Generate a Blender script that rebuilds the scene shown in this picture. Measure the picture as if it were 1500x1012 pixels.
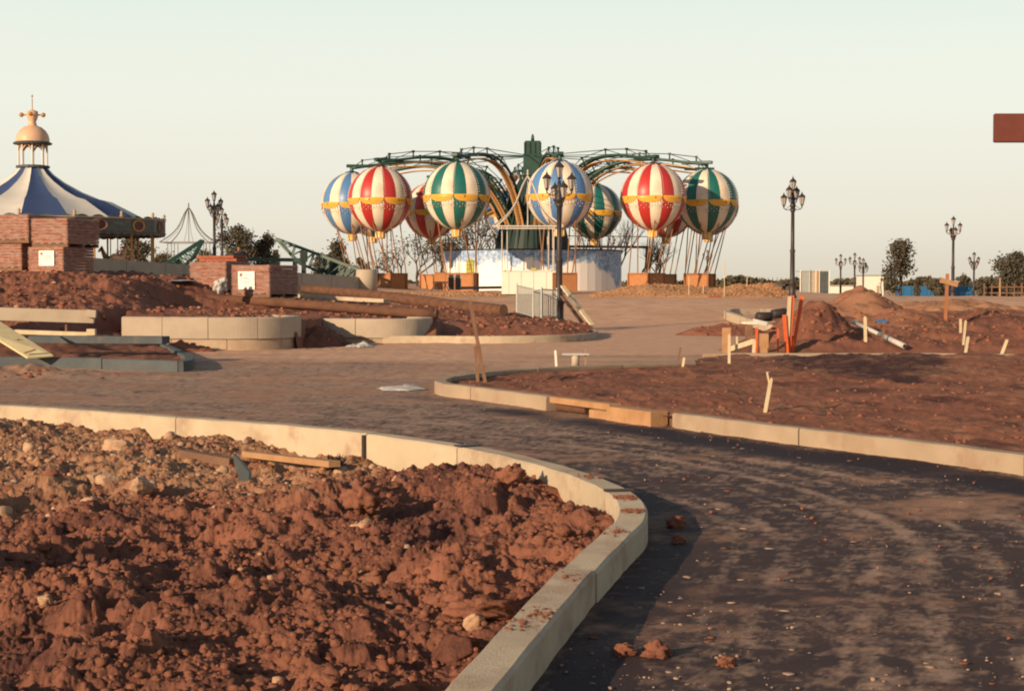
import bpy, math, random
import numpy as np
from mathutils import Vector, Matrix
R = math.radians
random.seed(7); rng = np.random.default_rng(11)

# ------------------------------------------------------------------ clear
for o in list(bpy.data.objects): bpy.data.objects.remove(o)
scene = bpy.context.scene
col = scene.collection

# ------------------------------------------------------------------ camera, sky, sun, exposure
EYE = 1.55; FPX = 2400.0; PITCH = math.atan(94 / FPX)
cam_d = bpy.data.cameras.new('camera'); cam = bpy.data.objects.new('camera', cam_d); col.objects.link(cam)
cam.location = (0, 0, EYE); cam.rotation_euler = (math.pi / 2 - PITCH, 0, 0)
cam_d.sensor_fit = 'HORIZONTAL'; cam_d.sensor_width = 36; cam_d.lens = 36 * FPX / 1500
cam_d.clip_start = 0.1; cam_d.clip_end = 6000
cam_d.dof.use_dof = False
scene.camera = cam
scene.render.resolution_x = 1024; scene.render.resolution_y = 690

SUN_AZ = R(42)       # light travels towards +X +Y, this far off the +Y axis
SUN_EL = R(15.5)
world = bpy.data.worlds.new('World'); scene.world = world; world.use_nodes = True
wn = world.node_tree; wn.nodes.clear()
w_out = wn.nodes.new('ShaderNodeOutputWorld')
sky = wn.nodes.new('ShaderNodeTexSky'); sky.sky_type = 'NISHITA'; sky.sun_disc = False
sky.sun_elevation = SUN_EL; sky.sun_rotation = math.pi + SUN_AZ
sky.dust_density = 4.0; sky.air_density = 1.0
bg1 = wn.nodes.new('ShaderNodeBackground'); bg1.inputs[1].default_value = 0.066
wn.links.new(sky.outputs[0], bg1.inputs[0])
tc = wn.nodes.new('ShaderNodeTexCoord'); sx = wn.nodes.new('ShaderNodeSeparateXYZ')
wn.links.new(tc.outputs['Generated'], sx.inputs[0])
wr = wn.nodes.new('ShaderNodeValToRGB'); wn.links.new(sx.outputs[2], wr.inputs[0])
e = wr.color_ramp.elements
e[0].position = 0.0; e[0].color = (0.83, 0.75, 0.60, 1)
e[1].position = 1.0; e[1].color = (0.10, 0.14, 0.20, 1)
for p, c in ((0.03, (0.94, 0.88, 0.74, 1)), (0.067, (0.97, 0.945, 0.81, 1)), (0.105, (0.98, 0.99, 0.86, 1)), (0.135, (0.95, 0.99, 0.87, 1)), (0.17, (0.89, 0.97, 0.87, 1)), (0.30, (0.46, 0.55, 0.57, 1)), (0.55, (0.19, 0.25, 0.32, 1))):
    q = e.new(p); q.color = c
bg2 = wn.nodes.new('ShaderNodeBackground'); bg2.inputs[1].default_value = 0.735
wn.links.new(wr.outputs[0], bg2.inputs[0])
mx = wn.nodes.new('ShaderNodeMixShader'); mx.inputs[0].default_value = 0.86
wn.links.new(bg1.outputs[0], mx.inputs[1]); wn.links.new(bg2.outputs[0], mx.inputs[2])
wn.links.new(mx.outputs[0], w_out.inputs[0])

sun_d = bpy.data.lights.new('sun', 'SUN'); sun_d.energy = 5.0; sun_d.angle = R(0.6); sun_d.color = (1.0, 0.745, 0.48)
sun = bpy.data.objects.new('sun', sun_d); col.objects.link(sun)
ldir = Vector((math.sin(SUN_AZ) * math.cos(SUN_EL), math.cos(SUN_AZ) * math.cos(SUN_EL), -math.sin(SUN_EL)))
sun.rotation_euler = ldir.to_track_quat('-Z', 'Y').to_euler(); sun.location = (-20, -20, 20)

scene.view_settings.view_transform = 'Standard'; scene.view_settings.look = 'None'
scene.view_settings.exposure = 0.45; scene.view_settings.gamma = 1.0
scene.view_settings.use_curve_mapping = False
scene.cycles.filter_width = 2.0
scene.cycles.max_bounces = 6

# ------------------------------------------------------------------ picture -> world helpers (measuring only)
ca, sa = math.cos(PITCH), math.sin(PITCH)
def ray(u, v):
    up = 506 - v
    return Vector((u - 750, FPX * ca + up * sa, up * ca - FPX * sa))
def W(u, v, Y):
    d = ray(u, v); t = Y / d.y
    return Vector((d.x * t, Y, EYE + d.z * t))
def G(u, v, z=0.0):
    d = ray(u, v); t = (z - EYE) / d.z
    return Vector((d.x * t, d.y * t, z))

# ------------------------------------------------------------------ numpy noise
def _hash(ix, iy, seed):
    h = (ix.astype(np.int64) * 374761393 + iy.astype(np.int64) * 668265263 + seed * 974711) & 0x7fffffff
    h = ((h ^ (h >> 13)) * 1274126177) & 0x7fffffff
    h = (h ^ (h >> 16)) & 0x7fffffff
    return h / 2147483647.0
def perlin(x, y, seed=0):
    x = np.asarray(x, float); y = np.asarray(y, float)
    ix = np.floor(x); iy = np.floor(y); fx = x - ix; fy = y - iy
    u = fx * fx * fx * (fx * (fx * 6 - 15) + 10); v = fy * fy * fy * (fy * (fy * 6 - 15) + 10)
    def g(dx, dy):
        a = _hash(ix + dx, iy + dy, seed) * 2 * math.pi
        return np.cos(a) * (fx - dx) + np.sin(a) * (fy - dy)
    n0 = g(0, 0) * (1 - u) + g(1, 0) * u; n1 = g(0, 1) * (1 - u) + g(1, 1) * u
    return (n0 * (1 - v) + n1 * v) * 1.5
def fbm(x, y, f, octv=4, seed=0, gain=0.5):
    s = 0; a = 1.0
    for k in range(octv):
        s = s + a * perlin(x * f + 17.3 * k, y * f - 9.1 * k, seed + k); f *= 2.03; a *= gain
    return s
def bumps(x, y, f, seed=0, dens=1.0):
    """rounded lumps of many sizes on a jittered lattice; 0..1"""
    px = np.asarray(x, float) * f; py = np.asarray(y, float) * f
    ix = np.floor(px); iy = np.floor(py); out = np.zeros_like(px)
    for dx in (-1, 0, 1):
        for dy in (-1, 0, 1):
            cx = ix + dx; cy = iy + dy
            jx = cx + _hash(cx, cy, seed); jy = cy + _hash(cx, cy, seed + 1)
            r = 0.25 + 0.65 * _hash(cx, cy, seed + 2) ** 1.6
            on = _hash(cx, cy, seed + 3) < dens
            d2 = ((px - jx) ** 2 + (py - jy) ** 2) / (r * r)
            out = np.maximum(out, np.where(on & (d2 < 1), r * np.sqrt(np.clip(1 - d2, 0, 1)), 0))
    return out
def sst(a, b, x):
    t = np.clip((np.asarray(x, float) - a) / (b - a), 0, 1); return t * t * (3 - 2 * t)

# ------------------------------------------------------------------ materials
MATS = {}; ALB = .80
def _mixcol(nt, fac, a, b):
    m = nt.nodes.new('ShaderNodeMix'); m.data_type = 'RGBA'
    if isinstance(fac, float): m.inputs[0].default_value = fac
    else: nt.links.new(fac, m.inputs[0])
    for k, v in ((6, a), (7, b)):
        if isinstance(v, tuple): m.inputs[k].default_value = (*v, 1)
        else: nt.links.new(v, m.inputs[k])
    return m.outputs[2]
def _noise(nt, vec, scale, detail=5, rough=0.6):
    n = nt.nodes.new('ShaderNodeTexNoise'); n.inputs['Scale'].default_value = scale
    n.inputs['Detail'].default_value = detail; n.inputs['Roughness'].default_value = rough
    if vec is not None: nt.links.new(vec, n.inputs['Vector'])
    return n.outputs['Fac']
def _ramp(nt, fac, lo, hi, inv=False):
    r = nt.nodes.new('ShaderNodeMapRange'); r.inputs[1].default_value = lo; r.inputs[2].default_value = hi
    if inv: r.inputs[3].default_value = 1; r.inputs[4].default_value = 0
    nt.links.new(fac, r.inputs[0]); return r.outputs[0]
def mat(name, c1, c2=None, scale=3.0, rough=0.8, bump=0.0, bscale=40, metal=0.0, c3=None, s3=0.8, t3=(0.5, 0.7), coords='Object', stretch=None, objvar=0.0, spec=0.3, coat=0.0):
    if name in MATS: return MATS[name]
    m = bpy.data.materials.new(name); m.use_nodes = True; nt = m.node_tree
    b = nt.nodes['Principled BSDF']; t = nt.nodes.new('ShaderNodeTexCoord')
    vec = t.outputs[coords]
    if stretch:
        mp = nt.nodes.new('ShaderNodeMapping'); mp.inputs['Scale'].default_value = stretch
        nt.links.new(vec, mp.inputs[0]); vec = mp.outputs[0]
    c2 = c2 or tuple(x * 0.75 for x in c1)
    c1 = tuple(x * ALB for x in c1); c2 = tuple(x * ALB for x in c2); c3 = tuple(x * ALB for x in c3) if c3 else None
    f = _ramp(nt, _noise(nt, vec, scale, 6), 0.32, 0.68)
    out = _mixcol(nt, f, c1, c2)
    if c3:
        f3 = _ramp(nt, _noise(nt, vec, s3, 7, 0.65), t3[0], t3[1]); out = _mixcol(nt, f3, out, c3)
    if objvar:
        oi = nt.nodes.new('ShaderNodeObjectInfo'); hs = nt.nodes.new('ShaderNodeHueSaturation')
        mr = nt.nodes.new('ShaderNodeMapRange'); mr.inputs[3].default_value = 1 - objvar; mr.inputs[4].default_value = 1 + objvar
        nt.links.new(oi.outputs['Random'], mr.inputs[0]); nt.links.new(mr.outputs[0], hs.inputs['Value'])
        nt.links.new(out, hs.inputs['Color']); out = hs.outputs[0]
    nt.links.new(out, b.inputs['Base Color'])
    b.inputs['Roughness'].default_value = rough; b.inputs['Metallic'].default_value = metal
    b.inputs['Specular IOR Level'].default_value = spec; b.inputs['Coat Weight'].default_value = coat
    if bump:
        bp = nt.nodes.new('ShaderNodeBump'); bp.inputs['Strength'].default_value = bump; bp.inputs['Distance'].default_value = 0.02
        nt.links.new(_noise(nt, vec, bscale, 6, 0.7), bp.inputs['Height']); nt.links.new(bp.outputs[0], b.inputs['Normal'])
    MATS[name] = m; return m
def attr_mat(name, layers, rough=0.92, bump=0.5, bscale=60, grain=120, gv=0.25):
    """base colour blended by vertex attributes of wear/dust/rubble and darker tones"""
    m = bpy.data.materials.new(name); m.use_nodes = True; nt = m.node_tree
    b = nt.nodes['Principled BSDF']; t = nt.nodes.new('ShaderNodeTexCoord'); vec = t.outputs['Object']
    layers = [(a_, tuple(x * ALB for x in c_)) for a_, c_ in layers]; base = layers[0][1]; out = _mixcol(nt, _ramp(nt, _noise(nt, vec, 1.3, 8, .7), .35, .65), base, tuple(x * .7 for x in base))
    for att, c in layers[1:]:
        a = nt.nodes.new('ShaderNodeAttribute'); a.attribute_name = att
        n = _noise(nt, vec, 34, 6, .8)
        ma = nt.nodes.new('ShaderNodeMath'); ma.operation = 'MULTIPLY_ADD'; nt.links.new(n, ma.inputs[0]); ma.inputs[1].default_value = 1.1
        nt.links.new(a.outputs['Fac'], ma.inputs[2])
        f = _ramp(nt, ma.outputs[0], 0.62, 1.52)
        c2 = _mixcol(nt, _ramp(nt, _noise(nt, vec, 3.1, 6, .7), .3, .7), c, tuple(x * .72 for x in c))
        out = _mixcol(nt, f, out, c2)
    g = _ramp(nt, _noise(nt, vec, grain, 4, .8), .25, .75)
    hs = nt.nodes.new('ShaderNodeHueSaturation'); mr = nt.nodes.new('ShaderNodeMapRange')
    mr.inputs[3].default_value = 1 - gv; mr.inputs[4].default_value = 1 + gv
    nt.links.new(g, mr.inputs[0]); nt.links.new(mr.outputs[0], hs.inputs['Value']); nt.links.new(out, hs.inputs['Color'])
    nt.links.new(hs.outputs[0], b.inputs['Base Color']); b.inputs['Roughness'].default_value = rough
    b.inputs['Specular IOR Level'].default_value = 0.15
    bp = nt.nodes.new('ShaderNodeBump'); bp.inputs['Strength'].default_value = bump; bp.inputs['Distance'].default_value = 0.015
    nt.links.new(_noise(nt, vec, bscale, 8, .75), bp.inputs['Height']); nt.links.new(bp.outputs[0], b.inputs['Normal'])
    return m

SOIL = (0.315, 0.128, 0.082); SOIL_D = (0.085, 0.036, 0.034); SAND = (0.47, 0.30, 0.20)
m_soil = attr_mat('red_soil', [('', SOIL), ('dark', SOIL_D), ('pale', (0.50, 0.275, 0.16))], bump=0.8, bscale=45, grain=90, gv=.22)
m_road = attr_mat('dusty_asphalt', [('', (0.080, 0.050, 0.050)), ('dust', (0.46, 0.30, 0.22)), ('mud', (0.46, 0.25, 0.16)), ('dark_tone', (0.035, 0.025, 0.036)), ('sand', (0.78, 0.46, 0.30))], rough=.8, bump=.5, bscale=70, grain=160, gv=.3)
m_ground = attr_mat('sandy_ground', [('', (0.78, 0.47, 0.31)), ('mud', (0.62, 0.34, 0.21)), ('dark_tone', (0.50, 0.30, 0.21))], bump=.7, bscale=25, grain=50, gv=.2)
m_clod = mat('soil_clod', (0.34, 0.142, 0.09), (0.215, 0.09, 0.06), 9, .95, .8, 60, spec=.1)
m_clod2 = mat('dark_clod', (0.20, 0.085, 0.06), (0.13, 0.055, 0.045), 9, .95, .8, 60, spec=.1)
m_patchclod = mat('patch_clod', (0.09, 0.038, 0.034), (0.06, 0.026, 0.026), 9, .95, .8, 60, spec=.1)  # darkest clods, for the outlined patch on the right bed
m_stone = mat('pale_stone', (0.56, 0.38, 0.25), (0.38, 0.21, 0.13), 7, .9, .4, 40, spec=.2)
m_stone2 = mat('grey_stone', (0.42, 0.31, 0.24), (0.28, 0.18, 0.13), 7, .9, .4, 40, spec=.2)
m_conc = mat('kerb_concrete', (0.62, 0.50, 0.365), (0.52, 0.415, 0.295), 2.5, .85, .5, 70, c3=(0.36, 0.22, 0.15), s3=2.2, t3=(.50, .74), objvar=.05)
m_conc_t = mat('tan_kerb_concrete', (0.43, 0.325, 0.235), (0.36, 0.265, 0.185), 2.5, .85, .25, 90, c3=(0.30, 0.18, 0.12), s3=1.6, t3=(.54, .75), objvar=.05)
m_conc_gshade = mat('grey_shaded_concrete', (0.105, 0.12, 0.13), (0.075, 0.085, 0.095), 2.5, .85, .25, 90, c3=(0.2, 0.15, 0.12), s3=1.6, t3=(.58, .75), objvar=.05)  # grey darkened to carry the shade cast on the left kerb and slab
m_wall = mat('wall_concrete', (0.50, 0.41, 0.32), (0.42, 0.34, 0.265), 2.0, .85, .3, 60, c3=(0.36, 0.27, 0.2), s3=1.2, t3=(.56, .8), objvar=.07)
m_wall_d = mat('stained_concrete', (0.48, 0.36, 0.26), (0.38, 0.27, 0.19), 3.0, .9, .3, 60, objvar=.05)
m_wood = mat('raw_timber', (0.42, 0.27, 0.15), (0.30, 0.18, 0.10), 5, .8, .3, 30, stretch=(1, 1, .15), objvar=.12)
m_wood_p = mat('pale_timber', (0.70, 0.58, 0.40), (0.58, 0.45, 0.29), 6, .75, .2, 40, objvar=.08)
m_wood_y = mat('yellow_board', (0.78, 0.66, 0.38), (0.68, 0.54, 0.30), 6, .7, .15, 40)
m_wood_d = mat('weathered_timber', (0.26, 0.14, 0.085), (0.17, 0.09, 0.06), 4, .9, .6, 30, objvar=.1)
m_log = mat('log_bark', (0.19, 0.088, 0.052), (0.10, 0.048, 0.033), 6, .95, .9, 18, stretch=(.25, 1, 1))
m_form = mat('orange_formwork', (0.50, 0.28, 0.14), (0.38, 0.20, 0.10), 5, .8, .3, 30)
m_black = mat('black_iron', (0.035, 0.026, 0.028), (0.05, 0.036, 0.034), 8, .5, 0, spec=.4)
m_glass = mat('lantern_glass', (0.45, 0.41, 0.38), (0.38, 0.35, 0.33), 5, .25, 0, spec=.5)
m_green = mat('ride_green', (0.030, 0.085, 0.065), (0.022, 0.062, 0.05), 2, .45, 0, spec=.4, objvar=.15)
m_green_d = mat('ride_dark_green', (0.013, 0.034, 0.028), (0.009, 0.024, 0.020), 2, .5, 0)
m_gold = mat('ride_gold', (0.55, 0.28, 0.09), (0.46, 0.22, 0.07), 5, .45, 0)
m_cream = mat('balloon_cream', (0.86, 0.75, 0.60), (0.78, 0.67, 0.53), 1.5, .5, 0, spec=.35, c3=(.60, .46, .33), s3=.9, t3=(.5, .8), objvar=.05)
m_red = mat('balloon_red', (0.52, 0.035, 0.03), (0.46, 0.03, 0.027), 1.5, .42, 0, spec=.5)
m_bluep = mat('balloon_blue', (0.10, 0.24, 0.50), (0.085, 0.21, 0.45), 1.5, .42, 0, spec=.5)
m_greenp = mat('balloon_green', (0.015, 0.15, 0.125), (0.012, 0.13, 0.11), 1.5, .42, 0, spec=.5)
m_swag = mat('swag_yellow', (0.80, 0.42, 0.06), (0.74, 0.37, 0.05), 1.5, .3, 0)
m_bead = mat('bead_white', (0.75, 0.66, 0.6), (0.7, 0.6, 0.55), 5, .4, 0)
m_bead_d = mat('bead_grey', (0.34, 0.24, 0.22), (0.3, 0.2, 0.18), 5, .5, 0)
m_rod = mat('gondola_rod', (0.34, 0.17, 0.08), (0.25, 0.13, 0.07), 5, .6, 0)
m_bask = mat('basket_wood', (0.42, 0.17, 0.07), (0.33, 0.13, 0.055), 6, .75, .3, 50, objvar=.08)
m_bask_l = mat('basket_panel', (0.50, 0.22, 0.09), (0.42, 0.18, 0.075), 6, .75, .3, 50, objvar=.08)
m_white = mat('white_paint', (0.80, 0.77, 0.68), (0.76, 0.72, 0.63), 2, .5, 0)
m_galv = mat('galvanised_steel', (0.50, 0.50, 0.47), (0.40, 0.40, 0.38), 6, .45, 0, metal=.3)
m_red_plastic = mat('orange_plastic', (0.70, 0.13, 0.035), (0.60, 0.10, 0.03), 6, .6, 0)
m_brick = mat('paving_brick', (0.36, 0.115, 0.06), (0.27, 0.08, 0.046), 5, .85, .3, 60, objvar=.14)
m_navy = mat('navy_canvas', (0.052, 0.088, 0.21), (0.045, 0.075, 0.18), 2, .7, .1, 12)
m_canvas = mat('cream_canvas', (0.72, 0.68, 0.62), (0.66, 0.62, 0.57), 2, .7, .1, 12)
m_peach = mat('peach_dome', (0.72, 0.46, 0.30), (0.68, 0.42, 0.27), 3, .45, 0)
m_rim = mat('rim_bluegrey', (0.115, 0.13, 0.12), (0.07, 0.085, 0.08), 5, .55, .2, 30)
m_bluefence = mat('blue_hoarding', (0.03, 0.16, 0.36), (0.025, 0.13, 0.30), 1, .6, 0, objvar=.06)
m_leaf = mat('dark_leaves', (0.12, 0.10, 0.068), (0.075, 0.066, 0.048), 1.2, .8, 0)  # leaf colours lightened in place of haze over the far trees
m_leaf2 = mat('olive_leaves', (0.12, 0.095, 0.05), (0.07, 0.058, 0.035), 1.2, .8, 0)
m_bark = mat('tree_bark', (0.11, 0.075, 0.055), (0.07, 0.05, 0.04), 4, .9, .3, 20)
m_plastic = mat('white_plastic', (0.58, 0.55, 0.51), (0.44, 0.42, 0.40), 4, .35, 0)
m_gravel = mat('dusty_gravel', (0.40, 0.28, 0.21), (0.25, 0.17, 0.14), 7, .9, 0, 40, spec=.1)
m_mulch = mat('wood_chips', (0.62, 0.34, 0.18), (0.34, 0.17, 0.085), 9, .9, .8, 60)
m_darkbrown = mat('dark_red_board', (0.17, 0.045, 0.032), (0.14, 0.038, 0.028), 8, .7, .2, 60)
m_roofdk = mat('dark_slate', (0.08, 0.09, 0.10), (0.06, 0.065, 0.075), 3, .6, 0)
m_cloth_d = mat('dark_jacket', (0.02, 0.022, 0.035), (0.014, 0.015, 0.025), 6, .9, 0)
m_jeans = mat('dark_trousers', (0.03, 0.035, 0.06), (0.02, 0.025, 0.04), 6, .9, 0)
m_skin = mat('skin', (0.42, 0.22, 0.15), (0.38, 0.2, 0.13), 6, .6, 0)
m_hair = mat('dark_hair', (0.02, 0.014, 0.01), (0.015, 0.01, 0.008), 20, .8, 0)

# wrap film
def film_mat():
    m = bpy.data.materials.new('shrink_wrap_film'); m.use_nodes = True; nt = m.node_tree; nt.nodes.clear()
    o = nt.nodes.new('ShaderNodeOutputMaterial'); tr = nt.nodes.new('ShaderNodeBsdfTransparent'); p = nt.nodes.new('ShaderNodeBsdfPrincipled')
    p.inputs['Base Color'].default_value = (.48, .38, .34, 1); p.inputs['Roughness'].default_value = .25
    t = nt.nodes.new('ShaderNodeTexCoord'); mp = nt.nodes.new('ShaderNodeMapping'); mp.inputs['Scale'].default_value = (1, 1, 4)
    nt.links.new(t.outputs['Object'], mp.inputs[0])
    n = _noise(nt, mp.outputs[0], 3.5, 7, .7); f = _ramp(nt, n, .38, .78)
    mu = nt.nodes.new('ShaderNodeMath'); mu.operation = 'MULTIPLY_ADD'; mu.inputs[1].default_value = .5; mu.inputs[2].default_value = .04
    nt.links.new(f, mu.inputs[0])
    bp = nt.nodes.new('ShaderNodeBump'); bp.inputs['Strength'].default_value = .8; bp.inputs['Distance'].default_value = .03
    nt.links.new(n, bp.inputs['Height']); nt.links.new(bp.outputs[0], p.inputs['Normal'])
    s = nt.nodes.new('ShaderNodeMixShader'); nt.links.new(mu.outputs[0], s.inputs[0]); nt.links.new(tr.outputs[0], s.inputs[1]); nt.links.new(p.outputs[0], s.inputs[2])
    nt.links.new(s.outputs[0], o.inputs[0]); return m
m_film = film_mat()
# painted cloud mural
def mural_mat():
    m = bpy.data.materials.new('cloud_mural'); m.use_nodes = True; nt = m.node_tree; b = nt.nodes['Principled BSDF']
    t = nt.nodes.new('ShaderNodeTexCoord'); s = nt.nodes.new('ShaderNodeSeparateXYZ'); nt.links.new(t.outputs['Object'], s.inputs[0])
    cb = nt.nodes.new('ShaderNodeCombineXYZ'); nt.links.new(s.outputs[0], cb.inputs[0]); nt.links.new(s.outputs[1], cb.inputs[1])
    n = _noise(nt, cb.outputs[0], 0.55, 3, .5); n2 = _noise(nt, t.outputs['Object'], 3.2, 5, .6)
    # cloud where z < limit
    a = nt.nodes.new('ShaderNodeMath'); a.operation = 'MULTIPLY_ADD'; nt.links.new(n, a.inputs[0]); a.inputs[1].default_value = 2.6; a.inputs[2].default_value = 0.02
    b2 = nt.nodes.new('ShaderNodeMath'); b2.operation = 'MULTIPLY_ADD'; nt.links.new(n2, b2.inputs[0]); b2.inputs[1].default_value = .9; nt.links.new(a.outputs[0], b2.inputs[2])
    d = nt.nodes.new('ShaderNodeMath'); d.operation = 'SUBTRACT'; xm = nt.nodes.new('ShaderNodeMapRange'); nt.links.new(s.outputs[0], xm.inputs[0]); xm.inputs[1].default_value = 3.2; xm.inputs[2].default_value = 5.6; xm.inputs[3].default_value = 0; xm.inputs[4].default_value = 1.3
    zz_ = nt.nodes.new('ShaderNodeMath'); nt.links.new(s.outputs[2], zz_.inputs[0]); nt.links.new(xm.outputs[0], zz_.inputs[1])
    nt.links.new(zz_.outputs[0], d.inputs[0]); nt.links.new(b2.outputs[0], d.inputs[1])
    f = _ramp(nt, d.outputs[0], -.12, .10)
    blue = _mixcol(nt, _ramp(nt, _noise(nt, t.outputs['Object'], 5, 4, .7), .4, .62), (.10, .22, .46), (.45, .52, .60))
    nt.links.new(_mixcol(nt, f, (.80, .76, .72), blue), b.inputs['Base Color']); b.inputs['Roughness'].default_value = .6
    return m
m_mural = mural_mat()
# printed paper sheet
def paper_mat():
    m = bpy.data.materials.new('printed_paper'); m.use_nodes = True; nt = m.node_tree; b = nt.nodes['Principled BSDF']
    t = nt.nodes.new('ShaderNodeTexCoord'); mp = nt.nodes.new('ShaderNodeMapping'); mp.inputs['Scale'].default_value = (9, 9, 26)
    nt.links.new(t.outputs['Object'], mp.inputs[0]); f = _ramp(nt, _noise(nt, mp.outputs[0], 1, 2, .5), .58, .62)
    nt.links.new(_mixcol(nt, f, (.78, .74, .66), (.40, .42, .50)), b.inputs['Base Color']); b.inputs['Roughness'].default_value = .7
    return m
m_paper = paper_mat()

# ------------------------------------------------------------------ mesh builders
class MB:
    def __init__(s): s.v = []; s.f = []; s.mi = []; s.mats = []
    def _m(s, m):
        if m is None: return 0
        if m not in s.mats: s.mats.append(m)
        return s.mats.index(m)
    def add(s, vs, fs, m=None):
        n = len(s.v); s.v += [tuple(p) for p in vs]; k = s._m(m)
        for f in fs: s.f.append(tuple(i + n for i in f)); s.mi.append(k)
        return s
    def box(s, c, size, rot=None, m=None, ch=0.0):
        hx, hy, hz = (x / 2 for x in size)
        if ch <= 0:
            vs = [Vector((x * hx, y * hy, z * hz)) for z in (-1, 1) for x, y in ((-1, -1), (1, -1), (1, 1), (-1, 1))]
            fs = [(3, 2, 1, 0), (4, 5, 6, 7), (0, 1, 5, 4), (1, 2, 6, 5), (2, 3, 7, 6), (3, 0, 4, 7)]
        else:
            vs = []; fs = []
            for z, k in ((-hz, ch), (-hz + ch, 0), (hz - ch, 0), (hz, ch)):
                for x, y in ((-1, -1), (1, -1), (1, 1), (-1, 1)): vs.append(Vector((x * (hx - k), y * (hy - k), z)))
            for l in range(3):
                for i in range(4): fs.append((l * 4 + i, l * 4 + (i + 1) % 4, l * 4 + 4 + (i + 1) % 4, l * 4 + 4 + i))
            fs += [(3, 2, 1, 0), (12, 13, 14, 15)]
        M = rot if rot is not None else Matrix.Identity(3)
        return s.add([M @ p + Vector(c) for p in vs], fs, m)
    def beam(s, a, b, w, h, m=None, up=(0, 0, 1)):
        a = Vector(a); b = Vector(b); d = b - a; L = d.length; z = d.normalized(); u = Vector(up)
        if abs(z.dot(u)) > .98: u = Vector((1, 0, 0))
        x = u.cross(z).normalized(); y = z.cross(x)
        M = Matrix((x, y, z)).transposed()
        return s.box((a + b) / 2, (w, h, L), M, m)
    def tube(s, pts, rad, n=6, m=None, cap=True):
        pts = [Vector(p) for p in pts]; rads = rad if isinstance(rad, (list, tuple)) else [rad] * len(pts)
        vs = []; fs = []; prev = None
        for i, p in enumerate(pts):
            d = (pts[min(i + 1, len(pts) - 1)] - pts[max(i - 1, 0)])
            d = d.normalized() if d.length > 1e-9 else Vector((0, 0, 1))
            if prev is None:
                u = Vector((0, 0, 1)) if abs(d.z) < .9 else Vector((1, 0, 0)); x = u.cross(d).normalized()
            else: x = (prev - d * prev.dot(d)).normalized()
            prev = x; y = d.cross(x)
            for k in range(n):
                a = 2 * math.pi * k / n; vs.append(p + (x * math.cos(a) + y * math.sin(a)) * rads[i])
        for i in range(len(pts) - 1):
            for k in range(n): fs.append((i * n + k, i * n + (k + 1) % n, (i + 1) * n + (k + 1) % n, (i + 1) * n + k))
        if cap: fs.append(tuple(range(n))[::-1]); fs.append(tuple((len(pts) - 1) * n + k for k in range(n)))
        return s.add(vs, fs, m)
    def lathe(s, prof, n=16, c=(0, 0, 0), m=None, a0=0, a1=2 * math.pi):
        full = abs(a1 - a0 - 2 * math.pi) < 1e-6; k = n if full else n + 1; vs = []; fs = []
        for r, z in prof:
            for i in range(k):
                a = a0 + (a1 - a0) * i / n; vs.append((c[0] + r * math.cos(a), c[1] + r * math.sin(a), c[2] + z))
        for j in range(len(prof) - 1):
            for i in range(n):
                i2 = (i + 1) % k; fs.append((j * k + i, j * k + i2, (j + 1) * k + i2, (j + 1) * k + i))
        return s.add(vs, fs, m)
    def prism(s, poly, z0, z1, m=None):
        n = len(poly); vs = [(x, y, z0) for x, y in poly] + [(x, y, z1) for x, y in poly]
        fs = [tuple(range(n))[::-1], tuple(range(n, 2 * n))] + [(i, (i + 1) % n, n + (i + 1) % n, n + i) for i in range(n)]
        return s.add(vs, fs, m)
    def mesh(s, name, m=None, smooth=False):
        me = bpy.data.meshes.new(name); me.from_pydata(s.v, [], s.f); me.update()
        if s.mats and m is None:
            for q in s.mats: me.materials.append(q)
            me.polygons.foreach_set('material_index', s.mi)
        elif m is not None: me.materials.append(m)
        if smooth: me.shade_smooth() if hasattr(me, 'shade_smooth') else me.polygons.foreach_set('use_smooth', [True] * len(me.polygons))
        return me
    def build(s, name, m=None, parent=None, smooth=False):
        return link(name, s.mesh(name, m, smooth), parent)
def link(name, me, parent=None):
    o = bpy.data.objects.new(name, me); col.objects.link(o)
    if parent: o.parent = parent
    return o
def tag(o, label=None, cat=None, group=None, kind=None):
    if label: o['label'] = label
    if cat: o['category'] = cat
    if group: o['group'] = group
    if kind: o['kind'] = kind
    return o
def thing(name, label, cat, loc=(0, 0, 0), rz=0, group=None):
    o = bpy.data.objects.new(name, None); col.objects.link(o); o.location = loc; o.rotation_euler = (0, 0, rz); o.empty_display_size = .2
    return tag(o, label, cat, group)
def struct(name, loc=(0, 0, 0)):
    o = bpy.data.objects.new(name, None); col.objects.link(o); o.location = loc; o['kind'] = 'structure'; return o
def copy_tree(o, parent=None):
    c = o.copy(); col.objects.link(c)
    if parent: c.parent = parent
    for ch in list(CH.get(o.name, [])) or [x for x in o.children]: copy_tree(ch, c)
    return c
CH = {}
def np_mesh(name, V, F, m, smooth=True, attrs=None):
    """V (n,3), F (m,3|4) numpy"""
    me = bpy.data.meshes.new(name); k = F.shape[1]
    me.vertices.add(len(V)); me.vertices.foreach_set('co', V.astype(np.float32).ravel())
    me.loops.add(F.size); me.loops.foreach_set('vertex_index', F.astype(np.int32).ravel())
    me.polygons.add(len(F)); me.polygons.foreach_set('loop_start', np.arange(0, F.size, k, dtype=np.int32))
    try: me.polygons.foreach_set('loop_total', np.full(len(F), k, dtype=np.int32))
    except Exception: pass
    me.update(calc_edges=True); me.materials.append(m)
    if smooth: me.polygons.foreach_set('use_smooth', np.ones(len(F), dtype=bool))
    for an, av in (attrs or {}).items():
        a = me.attributes.new(an, 'FLOAT', 'POINT'); a.data.foreach_set('value', av.astype(np.float32))
    return me
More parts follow.
